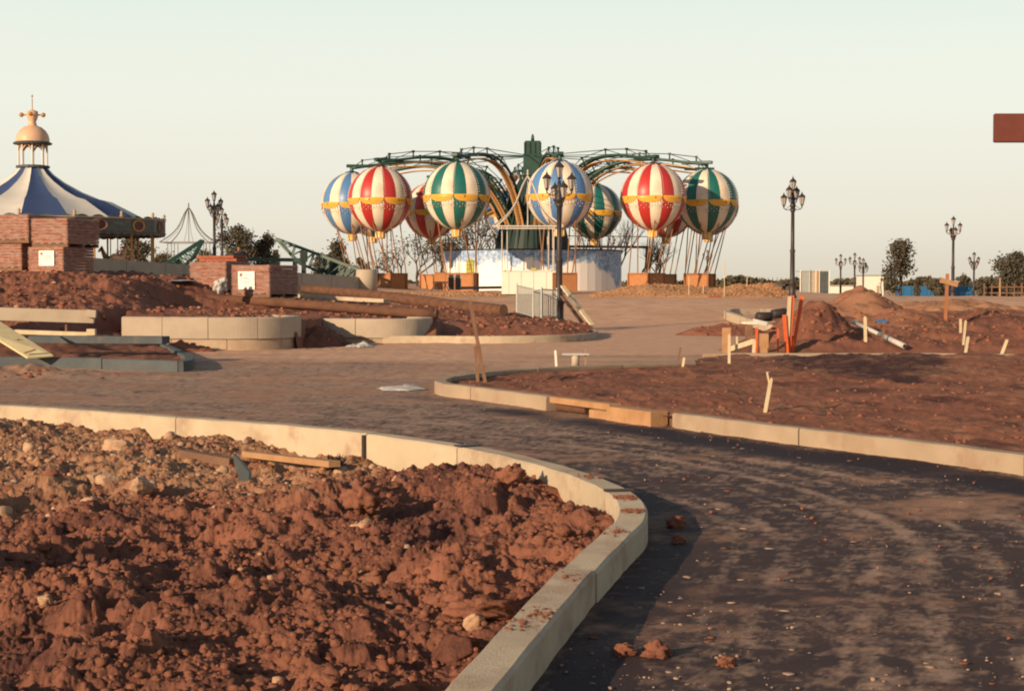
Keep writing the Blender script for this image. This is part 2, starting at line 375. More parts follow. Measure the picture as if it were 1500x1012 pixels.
def catmull(pts, seg=8):
    pts = [Vector(p) for p in pts]; out = []
    P = [pts[0] * 2 - pts[1]] + pts + [pts[-1] * 2 - pts[-2]]
    for i in range(1, len(P) - 2):
        for k in range(seg):
            t = k / seg; a, b, c, d = P[i - 1:i + 3]
            out.append(.5 * ((2 * b) + (c - a) * t + (2 * a - 5 * b + 4 * c - d) * t * t + (3 * b - a - 3 * c + d) * t ** 3))
    out.append(pts[-1]); return out
def inside(px, py, poly):
    r = np.zeros(px.shape, bool); n = len(poly); j = n - 1
    for i in range(n):
        xi, yi = poly[i][0], poly[i][1]; xj, yj = poly[j][0], poly[j][1]
        if yi != yj:
            c = ((yi > py) != (yj > py)) & (px < (xj - xi) * (py - yi) / (yj - yi) + xi); r ^= c
        j = i
    return r
def edge_dist(px, py, poly, closed=True):
    d = np.full(px.shape, 1e9); n = len(poly)
    for i in range(n if closed else n - 1):
        ax, ay = poly[i][0], poly[i][1]; bx, by = poly[(i + 1) % n][0], poly[(i + 1) % n][1]
        L = (bx - ax) ** 2 + (by - ay) ** 2 + 1e-12
        t = np.clip(((px - ax) * (bx - ax) + (py - ay) * (by - ay)) / L, 0, 1)
        d = np.minimum(d, np.hypot(px - ax - t * (bx - ax), py - ay - t * (by - ay)))
    return d

# ------------------------------------------------------------------ terrain
def H(x, y):
    x = np.asarray(x, float); y = np.asarray(y, float)
    c = 0.80 * sst(56, 74, y) + 0.14 * sst(84, 96, y)
    rgt = 0.80 * sst(56, 74, y) - 0.36 * sst(80, 104, y)
    left = 1.18 * sst(44, 58, y) + 0.3 * sst(70, 95, y)
    wl = sst(-4, -14, x); wr_ = sst(16, 24, x)
    z = c * (1 - wl) + left * wl
    z = z * (1 - wr_) + rgt * wr_
    far = sst(118, 140, y) * sst(-8, 14, x); z = z * (1 - far) + (-1.25) * far
    z = z - 1.0 * sst(140, 300, y)
    return z
def Hs(x, y): return float(H(x, y))

ys = np.concatenate([[-30, -10, 0], np.geomspace(3, 70, 60), np.linspace(71, 180, 110), np.geomspace(185, 3500, 40)])
xs = np.concatenate([-np.geomspace(4000, 42, 24), np.linspace(-40, 60, 160), np.geomspace(62, 4000, 24)])
gx, gy = np.meshgrid(xs, ys); gx = gx.ravel(); gy = gy.ravel()
gz = H(gx, gy) + .05 * fbm(gx, gy, .35, 4, 5) * sst(50, 70, gy) - .012
gz = gz - .45 * sst(34, 28, gy) * sst(.36, .30, np.abs(gx) / np.maximum(gy + 8, 1))
nx = len(xs); ii = np.arange(len(gx)).reshape(len(ys), nx)
F = np.stack([ii[:-1, :-1].ravel(), ii[:-1, 1:].ravel(), ii[1:, 1:].ravel(), ii[1:, :-1].ravel()], 1)
gm = np.clip(fbm(gx, gy * 2.2, .12, 5, 9) * .8 + .1, 0, 1)
ground = link('ground', np_mesh('ground', np.stack([gx, gy, gz], 1), F, m_ground, True, {'mud': gm, 'dark_tone': np.clip(fbm(gx, gy, .3, 4, 31) * .5 - .1, 0, 1)}))
tag(ground, kind='structure')

# kerb paths -------------------------------------------------------
KT = .17
NEAR_OUT = [G(u, v, KT) for u, v in ((-260, 585), (-100, 588), (0, 592), (100, 597), (277, 610), (400, 618.5), (500, 627), (560, 633), (620, 641), (700, 652.5), (760, 664), (820, 679), (870, 694), (910, 710), (935, 725), (947, 742), (945, 760), (930, 776), (876, 831), (816, 902), (737, 1000), (650, 1110), (560, 1225))]
RIGHT_K = [G(u, v, KT) for u, v in ((1010, 529), (930, 532), (830, 536), (740, 541), (690, 546), (655, 551), (637, 557.5), (650, 562.5), (690, 567), (800, 581), (985, 604), (1170, 627), (1330, 645), (1500, 667), (1750, 700))]
def arc_path(path, seg=10): return catmull(path, seg)
near_c = arc_path(NEAR_OUT); right_c = arc_path(RIGHT_K)

def resample_arclen(pts):
    L = [0]
    for a, b in zip(pts, pts[1:]): L.append(L[-1] + (b - a).length)
    return L
def at_len(pts, L, s):
    s = max(0, min(L[-1] - 1e-6, s)); import bisect
    i = max(0, min(len(pts) - 2, bisect.bisect_right(L, s) - 1)); t = (s - L[i]) / max(1e-9, L[i + 1] - L[i])
    return pts[i].lerp(pts[i + 1], t)
def nearest_len(pts, L, p):
    best = (1e9, 0)
    for i in range(len(pts) - 1):
        a, b = pts[i], pts[i + 1]; d = b - a; t = max(0, min(1, (p - a).dot(d) / max(1e-12, d.length_squared)))
        q = a + d * t; k = (q - p).length
        if k < best[0]: best = (k, L[i] + t * d.length)
    return best[1]
def kerb_stones(path, width, ztop, zbot, parent, name, m, joints=None, spacing=2.0, side=1, gap=.014, ch=.016, skip=(), hgt=0.0):
    """stones laid end to end along the path; path is the outer top edge, the body lies to `side` (left = +1)"""
    L = resample_arclen(path)
    js = [0] + sorted(nearest_len(path, L, Vector(j)) for j in joints) + [L[-1]] if joints else list(np.linspace(0, L[-1], max(2, round(L[-1] / spacing) + 1)))
    out = []
    for a, b in zip(js, js[1:]):
        if b - a < .1: continue
        if any(a < s < b for s in skip): continue
        dz = random.uniform(-.006, .006); off = random.uniform(-.006, .006)
        n = max(2, int((b - a) / .09) + 1); vs = []; fs = []
        for i in range(n):
            s = a + gap / 2 + (b - a - gap) * i / (n - 1); p = at_len(path, L, s); q1 = at_len(path, L, s - .05); q2 = at_len(path, L, s + .05)
            d = (q2 - q1); d.z = 0; d.normalize(); nn = Vector((-d.y, d.x, 0)) * side
            p = p + nn * off; zt = ztop + dz + hgt * (i / (n - 1) - .5)
            for w, z in ((0, zbot), (0, zt - ch), (ch, zt), (width - ch, zt), (width, zt - ch), (width, zbot)):
                vs.append((p.x + nn.x * w, p.y + nn.y * w, z + .002 * math.sin(s * 9 + w * 50)))
        for i in range(n - 1):
            for k in range(6):
                f = (i * 6 + k, i * 6 + (k + 1) % 6, (i + 1) * 6 + (k + 1) % 6, (i + 1) * 6 + k)
                fs.append(f if side > 0 else f[::-1])
        fs.append(tuple(range(6)) if side < 0 else tuple(range(6))[::-1]); e = tuple((n - 1) * 6 + k for k in range(6)); fs.append(e if side > 0 else e[::-1])
        out.append(MB().add(vs, fs).build(name, m, parent))
    return out
near_kerb = struct('kerb')
kerb_stones(near_c, .185, KT, -.25, near_kerb, 'kerbstone', m_conc,
            joints=[G(u, v, KT) for u, v in ((-100, 588), (277, 610), (560, 633), (697, 652), (925, 718), (872, 834), (560, 1225))], side=-1)
right_kerb = struct('kerb')
RL = resample_arclen(right_c)
kerb_stones(right_c, .17, KT, -.1, right_kerb, 'kerbstone', m_conc_t,
            joints=[G(u, v, KT) for u, v in ((900, 533), (780, 539), (655, 551), (688, 567), (803, 581), (985, 604), (1170, 627), (1500, 667))], side=1,
            skip=(nearest_len(right_c, RL, G(900, 593, KT)),))
# timber and block infill where the right kerb is missing
inf_l = nearest_len(right_c, RL, G(803, 581, KT)); inf_r = nearest_len(right_c, RL, G(985, 604, KT))

# ------------------------------------------------------------------ road
def log_grid(y0, y1, ky, xl, xr, kx_px):
    n = int(math.log(y1 / y0) / ky); Y = y0 * (y1 / y0) ** (np.arange(n + 1) / n)
    m = int(kx_px); T = np.linspace(0, 1, m + 1)
    GY, GT = np.meshgrid(Y, T, indexing='ij')
    GX = xl(GY) * (1 - GT) + xr(GY) * GT
    return GX, GY
def grid_faces(shape, keep=None):
    ii = np.arange(shape[0] * shape[1]).reshape(shape)
    F = np.stack([ii[:-1, :-1].ravel(), ii[:-1, 1:].ravel(), ii[1:, 1:].ravel(), ii[1:, :-1].ravel()], 1)
    if keep is not None: F = F[keep.ravel()[F].all(1)]
    return F
def compact(V, F, attrs):
    used = np.unique(F); mp = np.full(len(V), -1); mp[used] = np.arange(len(used))
    return V[used], mp[F], {k: a[used] for k, a in attrs.items()}

X, Y = log_grid(4.2, 60, .0055, lambda y: -.36 * y - 3, lambda y: .36 * y + 3, 620)
near_poly = [(p.x, p.y) for p in near_c]
# distance from the kerb's outer line gives the curved tyre tracks that follow the bend
dk = edge_dist(X, Y, near_poly[::4], closed=False)
streak = .6 * fbm(X * .7 + Y * .15, Y * 1.3, .45, 5, 40, .6) + .7 * fbm(X, Y, 1.3, 6, 39, .72)
tracks = np.sin(dk * 5.5 + .7 * fbm(X, Y, .35, 3, 41)) * .5 + np.sin(dk * 13 + 2) * .25 + .9 * perlin(dk * 3.2, dk * 0 + .5, 47)
fine = fbm(X, Y, 2.2, 5, 42, .65)
farw = sst(11, 24, Y)
bands = X * 0
for c_, w_, g_ in ((.55, .05, .5), (.78, .06, .7), (1.15, .04, .5), (1.33, .04, .5), (1.62, .07, .9), (1.95, .05, .6), (2.35, .09, .8), (2.75, .05, .5), (3.15, .07, .6), (3.7, .10, .5), (4.3, .1, .5)):
    cc_ = c_ + .10 * fbm(X, Y, .3, 2, int(c_ * 100)); bands = np.maximum(bands, g_ * np.exp(-((dk - cc_) / w_) ** 2))
bands = bands * (.55 + .8 * fbm(X, Y, 1.1, 4, 36, .6)) * sst(24, 15, Y)
dust = .14 + .16 * streak + .85 * bands + .12 * tracks * (1 - .6 * farw) + .22 * fine + .40 * fbm(X, Y, 8, 5, 37, .85) + .75 * farw + .2 * perlin(dk * 9, X * 0 + 2.2, 52) * (1 - farw)
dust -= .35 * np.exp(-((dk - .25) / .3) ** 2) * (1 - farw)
sand = -.22 + 1.30 * sst(21, 38, Y + 5 * fbm(X, Y * 2, .12, 3, 53)) + .35 * fbm(X * .5, Y * 1.6, .5, 4, 54)
mud = .8 * fbm(X * .8, Y * 1.3, .55, 6, 43, .65) - .18 + .3 * fbm(X, Y, 5, 3, 35) + .5 * np.exp(-(((X - 3.05) / .45) ** 2 + ((Y - 11.2) / .55) ** 2)) + .3 * fbm(X, Y, 6, 3, 44)
mud += .5 * np.exp(-(((X + 2.2) / 2.0) ** 2 + ((Y - 19.6) / .35) ** 2)) + .45 * sst(-4, -9, X) * sst(19, 26, Y)
mud += .1 * sst(32, 45, Y) + .50 * sst(17, 24, Y) + .35 * farw * fbm(X, Y, .9, 6, 38, .7)
rk = edge_dist(X, Y, [(p.x, p.y) for p in right_c][::5], closed=False)
dark_tone = 1.5 * np.exp(-((rk - .45) / .5) ** 2) * sst(26, 18, Y) + .5 * fbm(X, Y, .8, 3, 45) - .25 + .5 * sst(1.0, 0, dk) * sst(14, 9, Y)  # darker bands along the right kerb and beside the near kerb
relief = .006 * fbm(X, Y, 3, 5, 46, .6) + .004 * tracks * (Y < 30) + .0 * X
rough_far = sst(20, 27, Y) * sst(3, -2, X)
relief = relief + rough_far * (.012 * np.abs(fbm(X, Y, 1.4, 5, 48, .7)) + .016 * bumps(X, Y, 5.0, 50, .35))
heap = .16 * np.exp(-(((X + 8.3) / 1.5) ** 2 + ((Y - 26.6) / .8) ** 2)) * (1 + .6 * fbm(X, Y, 2.5, 4, 49))
Z = H(X, Y) + .006 + np.maximum(relief, -.004) + heap
mud += 2 * heap
Vv = np.stack([X.ravel(), Y.ravel(), Z.ravel()], 1)
isin = inside(X, Y, near_poly + [(-20, -5), (-20, 18)])
keep = ~(isin & (dk > .12)) | (Y > 26)
Fr = grid_faces(X.shape, keep)
att = {'dust': dust.ravel(), 'mud': mud.ravel(), 'dark_tone': (dark_tone - .5 * farw).ravel(), 'sand': sand.ravel()}
Vv, Fr, att = compact(Vv, Fr, att)
road = tag(link('road', np_mesh('road', Vv, Fr, m_road, True, att)), kind='structure')

# ------------------------------------------------------------------ clods
def ico(sub):
    import bmesh
    bm = bmesh.new(); bmesh.ops.create_icosphere(bm, subdivisions=sub, radius=1.0)
    V = np.array([v.co[:] for v in bm.verts]); F = np.array([[v.index for v in f.verts] for f in bm.faces]); bm.free(); return V, F
ICO = {1: ico(1), 2: ico(2), 3: ico(3), 4: ico(4), 5: ico(5)}
def clod_template(sub, seed, rough=.35, angular=False):
    V, F = ICO[sub]; V = V.copy()
    n = perlin(V[:, 0] * 1.3 + seed, V[:, 1] * 1.3 + V[:, 2] * 1.7, seed) + .5 * perlin(V[:, 2] * 2.9 + seed, V[:, 0] * 2.9 - V[:, 1] * 2, seed + 5)
    n += .3 * perlin(V[:, 1] * 6 + seed, V[:, 2] * 6 + V[:, 0] * 4, seed + 9)
    V *= (1 + rough * n)[:, None]
    if angular:
        for k in range(5):
            r = np.random.default_rng(seed * 7 + k); d = r.normal(size=3); d /= np.linalg.norm(d); h = .55 + .25 * r.random()
            p = V @ d; V -= np.where(p > h, p - h, 0)[:, None] * d
    return V, F
def scatter(name, P, S, m, sub=1, seed=1, angular=False, flat=.75, ntemp=9):
    T = [clod_template(sub, seed * 31 + k, .38, angular) for k in range(ntemp)]
    r = np.random.default_rng(seed); VV = []; FF = []; off = 0
    for i in range(len(P)):
        V, Fc = T[r.integers(ntemp)]; a = r.random() * 6.283; b = r.normal() * .5
        ca_, sa_ = math.cos(a), math.sin(a); cb, sb = math.cos(b), math.sin(b)
        M = np.array([[ca_, -sa_, 0], [sa_, ca_, 0], [0, 0, 1]]) @ np.array([[1, 0, 0], [0, cb, -sb], [0, sb, cb]])
        sc = S[i] * np.array([1, .7 + .4 * r.random(), flat * (.7 + .5 * r.random())])
        VV.append((V @ M.T) * sc + P[i]); FF.append(Fc + off); off += len(V)
    return np_mesh(name, np.concatenate(VV), np.concatenate(FF), m, not angular)
def sample_poly(n, y0, y1, xl, xr, polyfn, r, bias=1.0):
    Yp = y0 * (y1 / y0) ** (r.random(n) ** bias); Xp = xl(Yp) + (xr(Yp) - xl(Yp)) * r.random(n)
    k = polyfn(Xp, Yp); return Xp[k], Yp[k]

# ------------------------------------------------------------------ near soil bed
bed_poly = []
for i, p in enumerate(near_c):
    a = near_c[max(i - 1, 0)]; b = near_c[min(i + 1, len(near_c) - 1)]; d = (b - a); d.z = 0; d.normalize()
    bed_poly.append((p.x + d.y * .09, p.y - d.x * .09))
bed_poly = bed_poly + [(-3.2, 3.0), (-10, 8)]
def near_bed_z(x, y):
    k = edge_dist(x, y, bed_poly[::3])
    big = .10 * fbm(x, y, .42, 3, 60)
    ridge = .10 * np.exp(-(((x + .2) / 1.0) ** 2 + ((y - 12.2) / 1.3) ** 2)) + .14 * np.exp(-(((x - .45) / .35) ** 2 + ((y - 10.6) / .9) ** 2))
    ridge = ridge + .16 * np.exp(-(((x + 5.5) / .8) ** 2 + ((y - 16.8) / .7) ** 2)) - .05 * np.exp(-(((x + 1.4) / 1.4) ** 2 + ((y - 14) / .5) ** 2))
    rub = sst(11.0, 13.2, y + .35 * fbm(x, y, .5, 3, 66)) * sst(-.6, -1.6, x)
    xw = x + .16 * fbm(x, y, 2.1, 3, 67, .6); yw = y + .16 * fbm(x, y, 2.1, 3, 68, .6)
    xf = x + .05 * fbm(x, y, 7, 2, 69); yf = y + .05 * fbm(x, y, 7, 2, 71)
    cl = .085 * bumps(xw, yw, 1.5, 70, .45) ** 1.3 + .075 * bumps(xw + 3, yw, 3.0, 74, .5) + .055 * bumps(xf, yf + 5, 6.0, 78, .6) + .026 * bumps(xf, yf, 13, 82, .65)
    w = .30 * fbm(x * 1.1, y, 1.1, 4, 62, .55)
    cl = cl * (.35 + 1.1 * sst(-.5, .6, w * 2.4))
    rid = .10 * (.5 - np.abs(fbm(xw, yw, .75, 4, 61, .55)))
    fine_ = .020 * fbm(xf, yf, 5, 5, 64, .7) + .012 * (1 - np.abs(fbm(x, y, 17, 3, 65, .6))) + .013 * bumps(x + .02 * fbm(x, y, 20, 1, 87), y, 27, 88, .6)
    z = -.15 + big * 1.1 + ridge + rid + cl * (1 - .45 * rub) + fine_ + .05 * rub
    edge = sst(0, .28, k)
    return z * edge + (np.minimum(z, .04) - .0) * (1 - edge), rub
X, Y = log_grid(4.8, 20.2, .0015, lambda y: -.335 * y - .4, lambda y: np.minimum(.1 * y + .25, 1.15), 760)
Zb, rub = near_bed_z(X, Y)
inb = inside(X, Y, bed_poly)
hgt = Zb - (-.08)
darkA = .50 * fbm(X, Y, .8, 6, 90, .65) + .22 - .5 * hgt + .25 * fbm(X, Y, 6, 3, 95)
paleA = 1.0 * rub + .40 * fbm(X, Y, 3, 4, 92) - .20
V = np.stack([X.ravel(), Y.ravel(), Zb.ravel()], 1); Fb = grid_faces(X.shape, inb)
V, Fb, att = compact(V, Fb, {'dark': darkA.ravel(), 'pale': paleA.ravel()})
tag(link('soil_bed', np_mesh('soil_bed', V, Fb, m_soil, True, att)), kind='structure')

def bed_in(x, y): return inside(x, y, bed_poly) & (edge_dist(x, y, bed_poly[::3]) > .07)
xl = lambda y: -.335 * y - .3; xr = lambda y: np.minimum(.1 * y + .25, 1.15)
def bed_clods(name, n, smin, smax, m, sub, seed, cond=None, angular=False, sink=.25, power=2.5):
    r = np.random.default_rng(seed); x, y = sample_poly(n, 5.2, 19, xl, xr, bed_in, r)
    z, rb = near_bed_z(x, y)
    if cond is not None:
        k = cond(x, y, rb, r); x, y, z = x[k], y[k], z[k]
    s = smin + (smax - smin) * r.random(len(x)) ** power
    o = link(name, scatter(name, np.stack([x, y, z + s * (sink)], 1), s, m, sub, seed, angular)); return tag(o, kind='stuff')
bed_clods('soil_clods', 15000, .006, .030, m_clod, 1, 3, lambda x, y, rb, r: (fbm(x, y, 1.2, 3, 15) + .5 * r.random(len(x))) > .05, sink=.15)
bed_clods('soil_clods', 420, .025, .07, m_clod, 3, 4, lambda x, y, rb, r: fbm(x, y, .8, 2, 5) > .0, sink=.05, power=2.5)
bed_clods('dark_soil_clods', 900, .01, .04, m_clod2, 2, 5, sink=.1)
bed_clods('rubble', 3600, .008, .035, m_stone, 1, 6, lambda x, y, rb, r: r.random(len(x)) < rb * .75 + .02, True)
bed_clods('rubble', 420, .03, .075, m_stone, 2, 7, lambda x, y, rb, r: r.random(len(x)) < rb * .6 * (fbm(x, y, .9, 2, 25) > .0), True)
bed_clods('rubble', 1600, .01, .05, m_stone2, 1, 8, lambda x, y, rb, r: r.random(len(x)) < rb * .5 + .01, True)

def rock(u, v, size, label, name='stone', m=m_stone, zf=None, flat=.7, seed=1, cat='stone', angular=True, rz=0, xyz=None, group=None, stretch=1.0):
    p = xyz or G(u, v, -.05)
    if xyz is None:
        for _ in range(5):
            z = float(zf(np.array([p.x]), np.array([p.y]))) if zf else 0.0; p = G(u, v, z)
    V, Fc = clod_template(4, seed, .30 if angular else .5, angular)
    V = V * (1 + .09 * perlin(V[:, 0] * 5 + seed, V[:, 1] * 5 + V[:, 2] * 6, seed + 40) + .10 * perlin(V[:, 0] * 11 + seed, V[:, 1] * 10 + V[:, 2] * 12, seed + 41))[:, None]
    V = V * size * np.array([stretch, .8, flat]); c, s = math.cos(rz), math.sin(rz)
    V = V @ np.array([[c, s, 0], [-s, c, 0], [0, 0, 1]])
    o = link(name, np_mesh(name, V, Fc, m, not angular)); o.location = (p[0], p[1], p[2] + size * flat * .35)
    return tag(o, label, cat, group)
nb = lambda x, y: near_bed_z(x, y)[0]
rock(537, 776, .10, 'pale flat stone lying on the dark soil in the middle of the near bed', zf=nb, seed=3, flat=.5, rz=.5)
rock(130, 741, .075, 'whitish stone among rubble below the left stretch of kerb', zf=nb, seed=4)
rock(67, 884, .05, 'small pale stone on smooth red soil at lower left', zf=nb, seed=5)
rock(172, 658, .13, 'large cream slab of broken stone tipped in the rubble near the kerb', zf=nb, seed=6, flat=.55, rz=-.4, stretch=1.3)
rock(694, 918, .05, 'cream upright pebble beside the near kerb', zf=nb, seed=8, flat=1.1)
rock(740, 880, .11, 'big tan clod shaped like a bone beside the near kerb', 'clod', m_clod, nb, .5, 9, 'soil clod', False, .5, stretch=1.5)
rock(700, 900, .11, 'large sunlit clod of pale red earth near the kerb', 'clod', m_clod, nb, .55, 19, 'soil clod', False, .3, stretch=1.3)
rock(665, 965, .12, 'angular brown lump wedged against the bottom stretch of kerb', 'clod', m_clod2, nb, .8, 10, 'soil clod', True)
rock(160, 712, .10, 'cube like cream stone in the row of rubble blocks', zf=nb, seed=11, flat=.9)
rock(205, 718, .10, 'rounded tan stone at the right of the row of rubble blocks', zf=nb, seed=12, flat=.85)
rock(140, 706, .08, 'cream block at the left of the row of rubble blocks', zf=nb, seed=13, flat=.9)
rock(290, 643, .07, 'pale stone leaning close under the left stretch of kerb', zf=nb, seed=14)
rock(274, 762, .045, 'tiny cream stone on soil between the rubble and the lumps', zf=nb, seed=15)
rock(45, 815, .11, 'round red clod near the left edge of the near bed', 'clod', m_clod, nb, .7, 16, 'soil clod', False)
rock(530, 738, .12, 'wide round lump of red earth below the kerb joint', 'clod', m_clod, nb, .75, 17, 'soil clod', False)
rock(750, 704, .09, 'tall knobbly lump of earth behind the curved kerb', 'clod', m_clod, nb, .9, 18, 'soil clod', False)
rock(845, 828, .045, 'round clod touching the kerb beside the joint', 'clod', m_clod, nb, .9, 21, 'soil clod', False)
# clods on the road
z0 = lambda x, y: x * 0 + .008
for u, v, s, lab, sd in ((915, 958, .042, 'left one of two red clods lying on the asphalt near the bottom', 31), (963, 962, .055, 'right and larger of two red clods lying on the asphalt near the bottom', 32),
                         (990, 772, .06, 'red clod on the asphalt beside the shaded bend of kerb', 33), (993, 795, .04, 'small round clod just in front of another on the shaded asphalt', 34), (1064, 974, .035, 'small red clod lying alone on bright asphalt', 35)):
    rock(u, v, s, lab, 'clod', m_clod, z0, .8, sd, 'soil clod', False)
r = np.random.default_rng(55); n = 5200
yy = 5.5 * (30 / 5.5) ** r.random(n); xx = (r.random(n) - .5) * .7 * yy
k = ~inside(xx, yy, near_poly + [(-20, -5), (-20, 18)]) & (fbm(xx, yy, .9, 4, 78) + .5 * r.random(n) > .32); xx, yy = xx[k], yy[k]
s = .003 + .011 * r.random(len(xx)) ** 5
tag(link('gravel', scatter('gravel', np.stack([xx, yy, s * .2 + .008], 1), s, m_gravel, 1, 56, True)), kind='stuff')
n = 800; yy = 5.6 * (22 / 5.6) ** r.random(n); xx = (r.random(n) - .3) * .7 * yy
k = ~inside(xx, yy, near_poly + [(-20, -5), (-20, 18)]) & (fbm(xx, yy, .8, 3, 79) > -.15); xx, yy = xx[k], yy[k]; s = .008 + .035 * r.random(len(xx)) ** 4
for kk, mm_, sd_ in ((np.arange(len(xx)) % 3 > 0, m_gravel, 59), (np.arange(len(xx)) % 3 == 0, m_clod, 60)): tag(link('dust_flakes', scatter('dust_flakes', np.stack([xx, yy, s * 0 + .009], 1)[kk], s[kk], mm_, 1, sd_, True, .14)), kind='stuff')
n = 700; yy = 7 + 12 * r.random(n); xx = .3 + r.random(n) * 4; k = (fbm(xx, yy, .7, 3, 77) > .05) & ~inside(xx, yy, near_poly + [(-20, -5), (-20, 18)]); xx, yy = xx[k], yy[k]
s = .004 + .014 * r.random(len(xx)) ** 4
tag(link('soil_crumbs', scatter('soil_crumbs', np.stack([xx, yy, s * .4 + .008], 1), s, m_clod, 1, 57)), kind='stuff')
# soil spilt on the kerb top
P_ = []; S_ = []
Ln = resample_arclen(near_c)
for (u, v, spread, cnt) in ((875, 697, .07, 90), (932, 728, .05, 320), (925, 748, .05, 160), (905, 778, .06, 70), (805, 900, .10, 70), (785, 915, .10, 50), (855, 845, .05, 30)):
    q = G(u, v, KT)
    sL = nearest_len(near_c, Ln, q)
    for _ in range(cnt):
        ss = sL + r.normal() * spread; p = at_len(near_c, Ln, ss); a = at_len(near_c, Ln, ss + .03) - at_len(near_c, Ln, ss - .03); a.normalize()
        w = np.clip(.09 + r.normal() * .035, .02, .165); P_.append((p.x + a.y * w, p.y - a.x * w, KT + .002)); S_.append(.003 + .013 * r.random() ** 4)
tag(link('spilt_soil', scatter('spilt_soil', np.array(P_), np.array(S_), m_clod, 1, 58, flat=.5)), kind='stuff')

# ------------------------------------------------------------------ right bed and the beds behind
FK = [G(u, v, .17) for u, v in ((1030, 519), (1100, 519), (1200, 519), (1300, 519), (1370, 519), (1440, 520), (1520, 520), (1700, 521), (2000, 523))]
right_poly = [(p.x, p.y) for p in right_c[4:]] + [(12, 9), (30, 20), (30, 32.8)] + [(FK[-1].x, FK[-1].y)] + [(p.x, p.y) for p in FK[::-1]] + [(right_c[0].x, right_c[0].y)]
def right_z(x, y):
    z = .10 + .05 * fbm(x, y, .3, 3, 100) + .03 * fbm(x, y, 1.3, 5, 101, .6) + .022 * bumps(x, y, 2.2, 102, .4) + .02 * bumps(x, y, 6, 106, .4) + .008 * fbm(x, y, 8, 3, 104)
    z = z + .10 * sst(22, 30, y) * sst(2, 6, x)
    # footprints / tracks
    z = z - .030 * bumps(x * 1.0, y * .8, 1.9, 110, .35) * sst(14, 16, y)
    k = edge_dist(x, y, right_poly[::3])
    return z * sst(0, .5, k) + .12 * (1 - sst(0, .5, k))
X, Y = log_grid(11.5, 35.5, .0022, lambda y: np.maximum(-1.6 + 0 * y, -1.6), lambda y: .34 * y + .8, 560)
Zr = right_z(X, Y); inr = inside(X, Y, right_poly)
patch_poly = [(p.x, p.y) for p in [G(u, v, .15) for u, v in ((1125, 519), (1250, 514), (1372, 519), (1372, 542), (1335, 560), (1270, 554), (1200, 541), (1150, 530))]]  # outline of the dark patch
def patch_dist(x, y): return np.where(inside(x, y, patch_poly), edge_dist(x, y, patch_poly), -edge_dist(x, y, patch_poly))
darkp = 1.5 * sst(-.35, .35, patch_dist(X, Y) + .25 * fbm(X, Y, 1.2, 4, 125)) + .45 * fbm(X, Y, .9, 5, 121, .65) + .05 + .55 * sst(.25, .6, bumps(X, Y * .8, 1.9, 110, .35))  # darker inside the outlined patch and in the footprints
att = {'dark': darkp.ravel(), 'pale': (.28 * fbm(X, Y * 1.5, .5, 4, 122) + .12 + .25 * fbm(X, Y, 4, 3, 123)).ravel()}
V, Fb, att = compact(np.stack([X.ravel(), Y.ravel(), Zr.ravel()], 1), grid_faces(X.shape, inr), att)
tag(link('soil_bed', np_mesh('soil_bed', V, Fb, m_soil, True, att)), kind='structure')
rr = np.random.default_rng(200)
yy = 13 * (34 / 13) ** rr.random(3400); xx = -1.2 + (.34 * yy + 1.6) * rr.random(3400)
k = inside(xx, yy, right_poly) & (edge_dist(xx, yy, right_poly[::3]) > .1); xx, yy = xx[k], yy[k]; s = .008 + .03 * rr.random(len(xx)) ** 6
wc = patch_dist(xx, yy) > -.1
for kk, mm_, sd_ in ((~wc, m_clod, 201), (wc, m_patchclod, 211)): tag(link('soil_clods', scatter('soil_clods', np.stack([xx, yy, right_z(xx, yy) + s * .1], 1)[kk], s[kk], mm_, 1, sd_)), kind='stuff')
far_kerb = struct('kerb')
kerb_stones(catmull(FK, 4), .16, .19, -.1, far_kerb, 'kerbstone', m_conc_t, spacing=2.2, side=1)

# second bed behind with spoil heaps
def back_z(x, y):
    z = .20 + .30 * sst(34, 44, y) + .10 * fbm(x, y, .35, 3, 130) + .07 * fbm(x, y, 1.3, 5, 131, .6) + .05 * bumps(x, y, 1.4, 132, .5) + .04 * bumps(x, y, 3.6, 136, .5)
    for cx, cy, rx, ry, h in HEAPS: z = z + 0
    return z * sst(4.3, 5.9, x - (y - 34) * .2 + .5 * fbm(x, y, .5, 3, 139)) - .02
HEAPS = []
X, Y = log_grid(34.0, 62, .0035, lambda y: 3.8 + (y - 34) * .2, lambda y: .33 * y + 5, 420)
Zk = back_z(X, Y) * sst(33.8, 35.0, Y) * sst(62, 54, Y) + H(X, Y) + .01
att = {'dark': (.4 * fbm(X, Y, .5, 4, 140)).ravel(), 'pale': (.35 * fbm(X, Y, .6, 4, 141) + .25 * sst(44, 56, Y)).ravel()}
V, Fb, att = compact(np.stack([X.ravel(), Y.ravel(), Zk.ravel()], 1), grid_faces(X.shape), att)
tag(link('soil_bank', np_mesh('soil_bank', V, Fb, m_soil, True, att)), kind='structure')
yy = 35 * (56 / 35) ** rr.random(3600); xx = 6 + (yy - 34) * .2 + (.33 * yy) * rr.random(3600); s = .015 + .06 * rr.random(3600) ** 5
tag(link('soil_clods', scatter('soil_clods', np.stack([xx, yy, back_z(xx, yy) + H(xx, yy) + s * .2], 1), s, m_clod, 1, 202)), kind='stuff')

